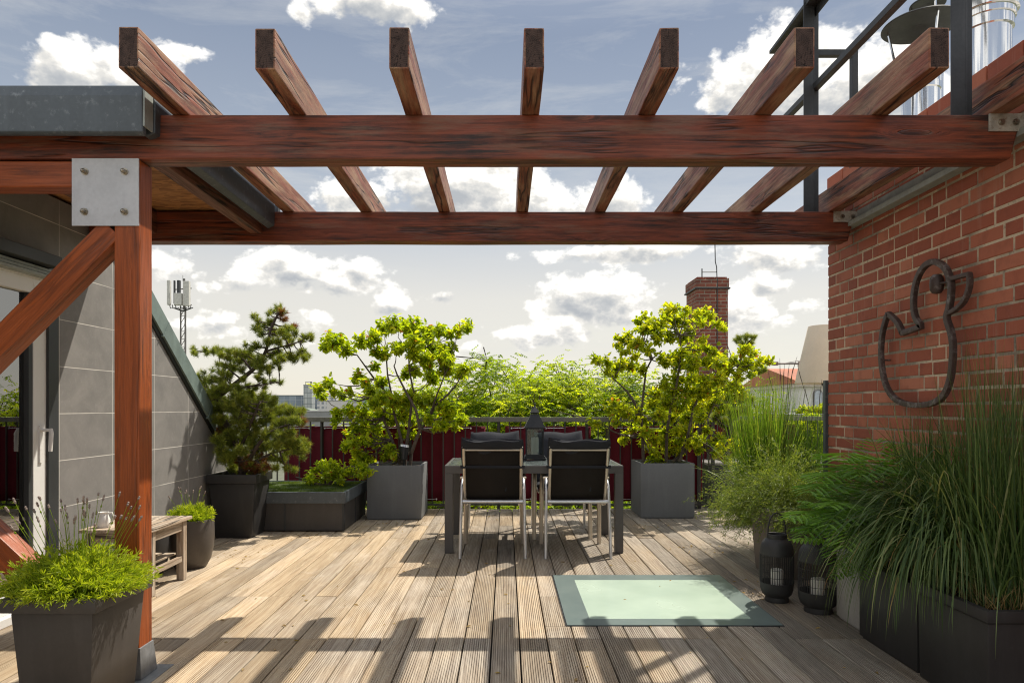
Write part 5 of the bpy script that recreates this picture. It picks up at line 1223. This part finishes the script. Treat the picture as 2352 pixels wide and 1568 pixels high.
def feathery(label, base, n, Lr, blobs_dir, seed=0, nl=.024):
    """bush of fine arching sprays"""
    t = thing('feathery_shrub', label, 'shrub', base); g, wg = VG(), VG()
    th = rng.uniform(0, 2 * np.pi, n); u = rng.random(n) ** .5; le = u * blobs_dir
    d = np.stack([np.cos(th) * np.sin(le), np.sin(th) * np.sin(le), np.cos(le)], 1); q = rng.uniform(0, 2 * np.pi, n)
    p = np.stack([np.cos(q) * .10 * u, np.sin(q) * .10 * u, np.zeros(n)], 1)
    P = blade(g, p, d, rng.uniform(*Lr, n), .0022, rng.uniform(.25, .75, n), rng.uniform(.1, .5, n), seg=8)
    k = 46; tt = rng.uniform(.28, 1.0, (n, k)); idx = np.minimum((tt * 8).astype(int), 7); fr_ = tt * 8 - idx
    A_ = np.take_along_axis(P, idx[..., None].repeat(3, 2), 1); B_ = np.take_along_axis(P, (idx + 1)[..., None].repeat(3, 2), 1)
    pos = (A_ + (B_ - A_) * fr_[..., None]).reshape(-1, 3) + rng.normal(0, .012, (n * k, 3)); ax = nrm((B_ - A_).reshape(-1, 3))
    dd = ax * .7 + rand_unit(n * k) * .8 + np.array([[-.25, 0, 0]]); a = np.clip(rng.beta(2, 2, n * k), 0, 1); Ls = nl * rng.uniform(.6, 1.5, n * k)
    leaves(g, pos, dd, Ls, Ls * .17, a, fold=.05); g.build('foliage', M['feather'], t); return t
feathery('large feathery shrub with fine drooping sprays in the taupe planter', (2.10, 5.28, .44), 700, (.42, .66), 1.15)
feathery('lighter feathery shrub spilling left in front of the storage box', (2.36, 6.10, .20), 520, (.50, .82), .85)
feathery('small feathery shrub against the end of the brick wall', (2.28, 4.75, .40), 200, (.35, .55), 1.0)
clump('arching_grass', 'pale arching grass leaves drooping from the black round pot', (2.68, 7.50, .30), .10, [(120, (.5, .8), .8, .40, .008, (.4, .95), PI, .9)], M['grass_lit'])

def fern():
    t = thing('fern', 'large green fern spreading over the lanterns and the pale block', 'fern', (2.12, 3.98, .37)); B = Vector((2.12, 3.98, .37))
    tips = [(1805,1185,3.95,.15),(1815,1240,3.9,.12),(1812,1215,4.0,.12),(1832,1150,4.1,.18),(1905,1105,4.1,.25),(1870,1130,4.15,.2),(1960,1040,4.05,.22),(2010,1010,4.0,.2),(1908,1332,3.72,.16),(1965,1080,3.85,.25),
            (2060,1020,3.9,.2),(1840,1215,3.8,.16),(1865,1200,3.9,.14),(1860,1180,4.3,.16),(1920,1160,3.7,.2),(1980,1200,3.6,.22),(2040,1080,3.75,.25),(1960,1230,3.62,.18),(2000,1130,4.2,.2),(1880,1140,4.25,.2),(1985,1290,3.55,.2),(2090,1050,3.7,.25),(1995,1260,3.5,.22),(1900,1190,4.0,.26),(1960,1150,3.9,.28),(2030,1150,3.6,.25),(1826,1195,3.72,.13),(1850,1160,3.6,.15),(1895,1130,3.8,.2),(1930,1090,3.7,.24),(1990,1050,3.6,.25),(1955,1190,3.42,.2),(1970,1330,3.5,.14),(1900,1165,3.4,.18),(2020,1200,3.4,.22),(1808,1195,3.6,.2),(1835,1235,3.55,.18),(1875,1110,3.5,.28),(1925,1060,3.45,.3),(1850,1135,3.45,.25),(1895,1215,3.35,.22),(1935,1265,3.3,.22),(1975,1100,3.35,.3),(1920,1300,3.4,.2)]
    for (u, v, Y, arch) in tips:
        g = VG(); tip = at(u, v, Y) - B; p0 = Vector((random.uniform(-.05, .05), random.uniform(-.06, .06), 0)); L = (tip - p0).length
        n = 20; pts = [p0.lerp(tip, i / n) + Vector((0, 0, arch * L * 1.5 * 4 * (i / n) * (1 - i / n) * .6)) for i in range(n + 1)]
        g.tube(pts, list(np.linspace(.003, .0008, n + 1)), 4, caps=False, a=.4)
        tone = random.uniform(.15, .85); pos, dr, ll, aa = [], [], [], []
        for i in range(2, 20):
            f = i / 20; j = min(int(f * n), n - 1); c = pts[j].lerp(pts[j + 1], f * n - j); ax = (pts[j + 1] - pts[j]).normalized()
            side = ax.cross(Vector((0, 0, 1))).normalized(); pl_ = .34 * L * (math.sin(math.pi * min(1, (f - .10) / .95)) ** .8) * (1 - .35 * f)
            pl_ = max(.014, pl_ * .90)
            for s_ in (-1, 1):
                dd_ = (side * s_ + ax * (.35 + .35 * f) + Vector((0, 0, -.18)) + Vector(rng.normal(size=3)) * .04).normalized()
                for k in range(3):                             # toothed pinna: a long blade with two shorter lobed ones along it
                    w = (0, .30, .58)[k]; q = c + dd_ * pl_ * w + Vector((0, 0, -.06 * pl_ * w))
                    pos.append(q); dr.append(dd_ + ax * (.0, .10, .14)[k]); ll.append(pl_ * (1, .55, .36)[k]); aa.append(tone + random.uniform(-.12, .12))
        pos, dr, ll, aa = np.array([list(x) for x in pos]), np.array([list(x) for x in dr]), np.array(ll), np.clip(np.array(aa), 0, 1)
        upv = nrm(np.array([[0, 0, 1.0]]) + rng.normal(size=(len(pos), 3)) * .15); leaves(g, pos, dr, ll, np.minimum(.0185, ll * .30 + .006), aa, up=upv, fold=.10, curl=.06)
        g.build('frond', M['fern'], t)
fern()

# dry leaves and crumbs blown against the planters
def litter():
    t = thing('fallen_leaves', 'scattered dry leaves and crumbs lying on the deck by the planters', 'leaf litter', (0, 6, .002)); t['kind'] = 'stuff'; g = VG(); n = 260
    cs = [(-1.9, 6.75, .5), (-1.0, 7.4, .5), (1.7, 7.3, .6), (1.75, 4.9, .5), (1.8, 6.0, .5), (-2.3, 5.9, .4), (0.2, 8.1, .9), (.9, 3.4, 1.2), (-1.0, 4.2, 1.3)]
    P = []
    for i in range(n):
        c = cs[rng.integers(len(cs))] if i < n * .9 else (0, 5, 2.2); P.append((c[0] + rng.normal() * c[2] * .5, c[1] + rng.normal() * c[2] * .35 - 6, .003))
    P = np.array(P); P = P[(P[:, 0] > -2.6) & (P[:, 0] < 1.9)]; m = len(P); th = rng.uniform(0, 6.28, m); d = np.stack([np.cos(th), np.sin(th), np.full(m, .12)], 1)
    L = rng.uniform(.008, .034, m); leaves(g, P, d, L, L * .5, rng.random(m), up=np.array([[0, 0, 1.0]]) + rng.normal(size=(m, 3)) * .2, curl=.25); o = g.build('leaves', M['straw'], t); o['kind'] = 'stuff'
litter()
# ================================================================== BEYOND THE TERRACE
def locust(label, x, y, topz, rad, n, seed, mat='leaf_locust', ground=-16.0, depth=3.2, group='trees behind the railing'):
    r2 = np.random.default_rng(seed); t = thing('locust_tree', label, 'tree', (x, y, ground), 0, group); B = Vector((x, y, ground)); wg, g = MB(), VG(); zc = topz - depth
    fork = Vector((x, y, zc - 1.6)); wg.tube([Vector((0, 0, 0)), Vector((.1, 0, (zc - 1.6 - ground) * .5)), fork - B], [.30, .24, .17], 10)
    cl = []
    for i in range(int(n)):
        a = r2.uniform(0, 6.28); q = math.sqrt(r2.random()); px, py = x + math.cos(a) * rad * q, y + math.sin(a) * rad * q * .8
        pz = topz - (depth * (q ** 2.5) * .34) - .55 * (1 + math.sin(px * 3.1 + seed) * math.cos(py * 2.3))  - r2.random() ** 1.3 * depth * .95 - abs(r2.normal(0, .25)); cl.append(Vector((px, py, pz)))
    for k in range(10):
        e = cl[r2.integers(len(cl))]; mid = fork.lerp(e, .5) + Vector((0, 0, -.3)); wg.tube([fork - B, mid - B, e - B], [.09, .05, .02], 6)
    P, D, A = [], [], []
    for c in cl:
        s = r2.uniform(.22, .42); tone = r2.uniform(.0, .9); wg.tube([c - B - Vector(r2.normal(size=3)) * .35 - Vector((0, 0, .4)), c - B], [.018, .006], 4, caps=False)
        for _ in range(22):                                   # pinnate sprays, drooping in tiers
            o = Vector(r2.normal(size=3)) * s; o.z *= .38; az = r2.uniform(0, 6.28); d = Vector((math.cos(az), math.sin(az), r2.uniform(-.7, .15))).normalized()
            sd = d.cross(Vector((0, 0, 1))).normalized(); p = c + o - B
            for k in range(4):
                for s_ in (-1, 1): P.append(p + d * .05 * k); D.append(sd * s_ * .8 + d * .5 + Vector((0, 0, -.25))); A.append(tone + r2.normal(0, .12))
    P, D, A = np.array([list(v) for v in P]), np.array([list(v) for v in D]), np.clip(np.array(A), 0, 1); L = r2.uniform(.05, .09, len(P))
    leaves(g, P, D, L, L * .42, A, up=nrm(np.array([[0, 0, 1.0]]) + r2.normal(size=(len(P), 3)) * .5), fold=.05)
    wg.build('trunk', M['bark_dark'], t, smooth=True); g.build('crown', M[mat], t)
locust('fresh green locust tree directly behind the middle of the railing, highest tip of the row', .25, 15.0, 2.85, 1.6, 420, 3)
locust('bright green locust tree behind the left shrub and the left chairs', -1.5, 15.8, 2.6, 1.9, 380, 4)
locust('green locust tree rounded to a small peak right of the middle', 2.0, 15.4, 2.80, 1.45, 360, 5)
locust('locust tree crown half hidden by the golden shrub', 4.2, 16.2, 2.6, 1.9, 330, 6)
locust('lower locust tree seen beneath and beside the lantern', .9, 13.2, .95, 2.3, 300, 8)
locust('lower locust tree under the left part of the railing', -2.4, 14.0, .2, 2.2, 200, 9)
locust('lower locust tree under the right part of the railing', 3.6, 13.6, .7, 2.0, 200, 10)

# old brick chimney
CX0, CX1, CY0, CY1 = 4.37, 5.09, 16.0, 16.9
cc = thing('brick_chimney', 'tall weathered brick chimney with iron frame and lightning rod on top', 'chimney', (4.73, 16.45, -4))
def cb_(m): m.V = [v - np.array([4.73, 16.45, -4]) for v in m.V]; return m
g = MB(); g.box(CX0, CX1, CY0, CY1, -4, 3.98); g.box(CX0 - .02, CX1 + .02, CY0 - .02, CY1 + .02, 3.98, 4.20); g.box(CX0 + .02, CX1 - .02, CY0 + .02, CY1 - .02, 4.20, 4.235)
cb_(g).build('stack', M['brick_far'], cc)
g = MB(); g.box(CX0 - .045, CX1 + .045, CY0 - .045, CY1 + .045, 3.955, 3.985); cb_(g).build('band', M['steel_dark'], cc)
g = MB(); g.tube([(4.55, 16.2, 4.2), (4.55, 16.2, 4.46)], .014, 6); g.tube([(4.55, 16.2, 4.38), (4.90, 16.2, 4.38)], .010, 6); g.tube([(4.90, 16.2, 4.2), (4.89, 16.2, 4.5), (4.86, 16.2, 4.62), (4.85, 16.2, 5.1)], .012, 6)
g.tube([(4.84, 15.985, 4.2), (4.84, 15.985, 0)], .012, 5); cb_(g).build('iron_frame', M['steel_dark'], cc)

# antenna mast
am = thing('antenna_mast', 'lattice mobile phone mast with pale panel antennas rising behind the roof edge', 'mast', at(423, 935, 60) - Vector((0, 0, 17)))
AB = am.location.copy(); k_ = 60 / F
def ap(u, v, dy=0): p = at(u, v, 60) - AB; return Vector((p.x, p.y + dy, p.z))
g = MB()
for (u, dy) in ((417.5, -.2), (428, -.2), (423, .25)): g.tube([Vector((ap(u, 935, dy).x, dy, 0)), ap(u, 705, dy)], .075, 6)
n = 26
for i in range(n):
    z0, z1 = 9.0 + i * .66, 9.0 + (i + 1) * .66; xa, xb = ap(417.5, 900).x, ap(428, 900).x
    if z1 > ap(0, 705).z: break
    g.tube([(xa, -.2, z0), (xb, -.2, z1)], .03, 4); g.tube([(xb, -.2, z0), (0, .25, z1)], .03, 4); g.tube([(xa, -.2, z1), (xb, -.2, z1)], .03, 4)
g.tube([ap(423, 710), ap(423, 640)], .09, 8); g.tube([ap(420, 645), ap(420, 632)], .02, 5); g.tube([ap(400, 665), ap(440, 662)], .05, 6); g.tube([ap(400, 700), ap(440, 700)], .05, 6)
g.build('lattice', plain('grey_galvanised_mast', (.13, .12, .11), .6, .2), am)
pm = plain('pale_antenna_panels', (.50, .49, .45), .6)
for (u0, u1, v0, v1, d_, m_) in ((393.5, 400, 647, 703, .3, pm), (431, 444, 649, 705, .35, pm), (412, 428, 677, 704, .5, pm), (416, 422, 647, 677, .3, M['steel_dark']), (407, 410, 647, 700, .2, M['steel_dark'])):
    a, b = ap(u0, v1), ap(u1, v0); g = MB(); g.box(a.x, b.x, -.5 - d_, -.5, a.z, b.z); g.build('antenna', m_, am, bevel=.03)
g = MB()
for u in (396, 402, 409, 420, 430, 438, 443): g.tube([ap(u, 702, -.5), ap(u + 2, 710, -.5), ap(u + 5, 708, -.4), ap(423, 716, -.2)], .04, 5)
g.build('cables', M['steel_dark'], am)

# ---- the city; mildly pale colours stand in for distance haze
def facade(name, c1, c2, sx, sz, frame=.12, base=(.5, .48, .45)):
    m, t, out = new_mat(name); c = t.node('ShaderNodeTexCoord').outputs['Object']; sp = t.node('ShaderNodeSeparateXYZ', i_0=c)
    h = t.m('ADD', sp.outputs[0], sp.outputs[1]); fx = t.m('FRACT', t.m('ADD', t.m('DIVIDE', h, sx), 50)); fz = t.m('FRACT', t.m('ADD', t.m('DIVIDE', sp.outputs[2], sz), 50))
    inx = t.m('MULTIPLY', t.m('GREATER_THAN', fx, frame), t.m('GREATER_THAN', fz, frame)); wn = t.node('ShaderNodeTexWhiteNoise', noise_dimensions='3D')
    t.l.new(t.node('ShaderNodeCombineXYZ', i_0=t.m('FLOOR', t.m('DIVIDE', h, sx)), i_1=t.m('FLOOR', t.m('DIVIDE', sp.outputs[2], sz))).outputs[0], wn.inputs['Vector'])
    bsdf(t, out, t.mix(inx, base, t.mix(wn.outputs['Value'], c1, c2)), t.mix(inx, (.8,) * 3, (.25,) * 3), 0, .4); return m
glassy = facade('glass_office_facade', (.16, .20, .25), (.26, .31, .36), 5.3, 6.0, .08, (.36, .39, .42))
offm = facade('office_facade', (.22, .22, .24), (.30, .30, .32), 4.0, 3.6, .5, (.50, .485, .47))
offw = facade('white_office_facade', (.24, .26, .28), (.36, .38, .40), 3.5, 3.6, .45, (.60, .59, .57))
pale = plain('pale_render', (.55, .53, .50), .9, 0, .08, .1); roofm = plain('dull_roof', (.26, .26, .26), .9, 0, .2, .1); redroof = plain('red_tile_roof', (.36, .13, .075), .9, 0, .3, .3)
def bld(label, u0, u1, vt, Y, dep, mat, roof='flat', rmat=None, cat='building', parts=True):
    a, b = at(u0, vt, Y), at(u1, vt, Y); cx = (a.x + b.x) / 2; w = b.x - a.x; ztop = a.z; t = thing('city_building', label, cat, (cx, Y + dep / 2, -16)); hh = ztop + 16
    g = MB(); g.box(-w / 2, w / 2, -dep / 2, dep / 2, 0, hh if roof == 'flat' else hh * .8 if roof == 'x' else hh); g.build('walls', mat, t)
    g = MB()
    if roof == 'flat': g.box(-w / 2 - .01 * w, w / 2 + .01 * w, -dep / 2 - .2, dep / 2 + .2, hh, hh + Y * .0012)
    else: rz_ = roof; g.prism([(-w / 2 - .3, hh), (w / 2 + .3, hh), (w / 2 - rz_, hh + rz_), (-w / 2 + rz_, hh + rz_)], 'y', -dep / 2, dep / 2)
    g.build('roof', rmat or roofm, t); return t
b1 = bld('long glass station building with dark flat roof beyond the railing', 560, 700, 909, 640, 60, glassy, rmat=plain('dark_flat_roof', (.12, .14, .15), .7))
tw_ = bld('slim glazed lift tower right of the glass station building', 697, 717, 885, 630, 9, facade('lift_tower_facade', (.34, .37, .37), (.46, .48, .46), 2.6, 5.0, .14, (.20, .22, .22)))
g = MB(); g.box(-2.6, -2.2, -1, -.6, 0, 3.4); g.box(1.8, 2.9, -1, 0, 0, 3.4); g.box(-2.6, 3.4, -1, -.7, 3.1, 3.5); o = g.build('roof_frame', M['steel_dark'], tw_, loc=(0, -2, 16 + at(0, 885, 630).z))
bld('glass wing to the right of the lift tower', 716, 740, 908, 645, 50, glassy, rmat=plain('dark_wing_roof', (.12, .14, .15), .7))
for (u0, u1, vt, Y, m_, lb) in ((728, 752, 921, 560, offw, 'small white office block right of the lift tower'), (750, 800, 921, 520, pale, 'plain pale block behind the shrub twigs'), (757, 772, 914, 620, offw, 'small white tower block behind the pale block'), (776, 782, 911, 600, pale, 'thin pale chimney tower between the blocks'),
                             (785, 850, 917, 580, offm, 'beige office block behind the left shrub'), (800, 835, 921, 420, offm, 'nearer beige block behind the left shrub'), (835, 872, 884, 300, plain('copper_green_block', (.20, .27, .24), .8), 'blue green roofed block behind the left shrub'),
                             (440, 560, 925, 500, offm, 'low grey block hidden behind the pine'), (872, 960, 915, 380, offm, 'grey office block between the shrub branches'), (960, 1120, 925, 360, pale, 'pale block behind the locust trees'),
                             (620, 760, 945, 330, roofm, 'low flat grey roof just above the railing'), (760, 900, 948, 250, pale, 'low pale roof just above the railing'), (1120, 1500, 925, 300, offm, 'long beige block behind the locust trees'), (1500, 1700, 905, 200, redroof, 'red brown roof glimpsed through the golden shrub')):
    bld(lb, u0, u1, vt, Y, Y * .08, m_)
# arched green hall roof
p0, p1 = at(650, 952, 480), at(722, 952, 480); t = thing('arched_hall', 'low hall with curved green grey roof in front of the station', 'building', ((p0.x + p1.x) / 2, 490, -16)); w = (p1.x - p0.x) / 2; g = MB()
prf = [(w * math.cos(a), 16 + p0.z + 4.6 * math.sin(a)) for a in np.linspace(0, math.pi, 18)]; g.prism(prf, 'y', -10, 10); g.build('roof', plain('hall_roof', (.13, .16, .13), .7), t)
g = MB(); g.box(-w, w, -9.8, 9.8, 0, 16 + p0.z - .01); g.build('walls', offw, t)
g = MB(); a_, b_ = at(668, 953, 479), at(691, 944, 479); g.box(a_.x - t.location.x, b_.x - t.location.x, -10.3, -10.01, a_.z + 16, b_.z + 16); g.build('window', facade('hall_window', (.5, .55, .58), (.6, .62, .62), 1.1, 9, .2, (.25, .27, .27)), t)
# white house with arched window and red roof, right of the reeds
Y = 34.0; a, b = at(1845, 888, Y), at(1960, 888, Y); t = thing('white_house', 'white rendered house with arched window and red tiled roof beyond the wall end', 'house', ((a.x + b.x) / 2, Y + 4, -16)); HW = (b.x - a.x) / 2; zt = a.z + 16
g = MB(); g.box(-HW, HW, -4, 4, 0, zt); g.build('walls', plain('white_render', (.66, .64, .62), .9, 0, .05, .6), t)
g = MB(); g.box(-HW - .2, HW + .2, -4.3, 4.3, zt, zt + .18); g.build('cornice', plain('cream_cornice', (.55, .50, .44), .9), t)
g = MB(); g.prism([(-4.5, zt + .18), (4.5, zt + .18), (0, zt + 1.1)], 'x', -HW - .3, HW + .3); g.build('roof', redroof, t)
c0 = at(1878, 932, Y).x - t.location.x; z0, z1 = at(0, 937, Y).z + 16, at(0, 905, Y).z + 16; r = .17; 
def arch(r_, z0_, z1_, y0, y1): 
    g = MB(); pts = [(c0 - r_, z0_), (c0 + r_, z0_)] + [(c0 + r_ * math.cos(q), z1_ + r_ * math.sin(q)) for q in np.linspace(0, math.pi, 12)]; g.prism(pts, 'y', y0, y1); return g
wf = arch(.24, z0 - .05, z1, -4.06, -4.003).build('window', plain('grey_stone_surround', (.28, .28, .29), .9), t); arch(.17, z0, z1, -4.09, -4.062).build('pane', plain('sky_lit_pane', (.42, .47, .54), .15), wf)
bld('row of red tiled roofs left of the white house', 1740, 1843, 884, 60, 8, redroof)
bld('white walled house under the crane', 1770, 1846, 900, 46, 8, plain('white_wall_far', (.6, .58, .56), .9))
bld('grey lift housing on a far roof behind the reeds', 1752, 1772, 872, 55, 3, plain('grey_housing', (.32, .36, .36), .8))
t = bld('flat white roof edge with dark hedge behind the reeds', 1800, 1990, 953, 14, 3, plain('white_parapet', (.62, .6, .57), .9))
# crane
t = thing('tower_crane', 'distant tower crane with short jib above the red roofs', 'crane', at(1838, 935, 190) - Vector((0, 0, 17))); CB = t.location.copy(); q_ = lambda u, v: at(u, v, 190) - CB
g = MB(); g.tube([Vector((q_(1837, 900).x, 0, 0)), q_(1837, 830)], .45, 6); g.build('tower', plain('rusty_crane_paint', (.22, .13, .10), .7), t)
g = MB(); g.tube([q_(1783, 835), q_(1960, 834)], .28, 6); g.tube([q_(1837, 828), q_(1800, 834)], .1, 4); g.tube([q_(1837, 828), q_(1900, 834)], .1, 4); g.build('jib', plain('grey_crane_jib', (.24, .20, .19), .7), t)
a, b = q_(1776, 839), q_(1786, 831); g = MB(); g.box(a.x, b.x, -.6, .6, a.z, b.z); g.build('counterweight', plain('crane_counterweight', (.20, .12, .10), .7), t)
# street-side shrubs below the railing on the right and a hedge by the parapet
shrub('parapet_hedge', 'dark leafy hedge on the neighbouring roof beside the wall end', (6.8, 14.0, .2), [(1790,985,26),(1830,990,28),(1860,975,26),(1890,985,28),(1920,990,30),(1850,1010,30),(1890,1020,30),(1800,1020,30),(1760,1000,26)], (0, 0), 1.0, 13.0, .3, M['leaf_shrub'], .09, 22, [[(6.8, 13.2, .2), (6.5, 13.1, .7), (6.2, 13.0, 1.0)], [(6.8, 13.2, .2), (7.0, 13.1, .6), (7.2, 13.0, .9)]], cat='hedge')
shrub('roof_shrub', 'yellow green bushes on the white parapet beyond the wall end', (6.3, 14.6, 1.0), [(1848,940,10),(1862,942,11),(1876,941,11),(1890,939,12),(1902,936,13),(1835,944,9)], (0, 0), 1.0, 14.6, .2, M['leaf_shrub_yellow'], .07, 26, [[(6.3, 14.6, 1.0), (6.3, 14.6, 1.1), (6.4, 14.6, 1.15)]])
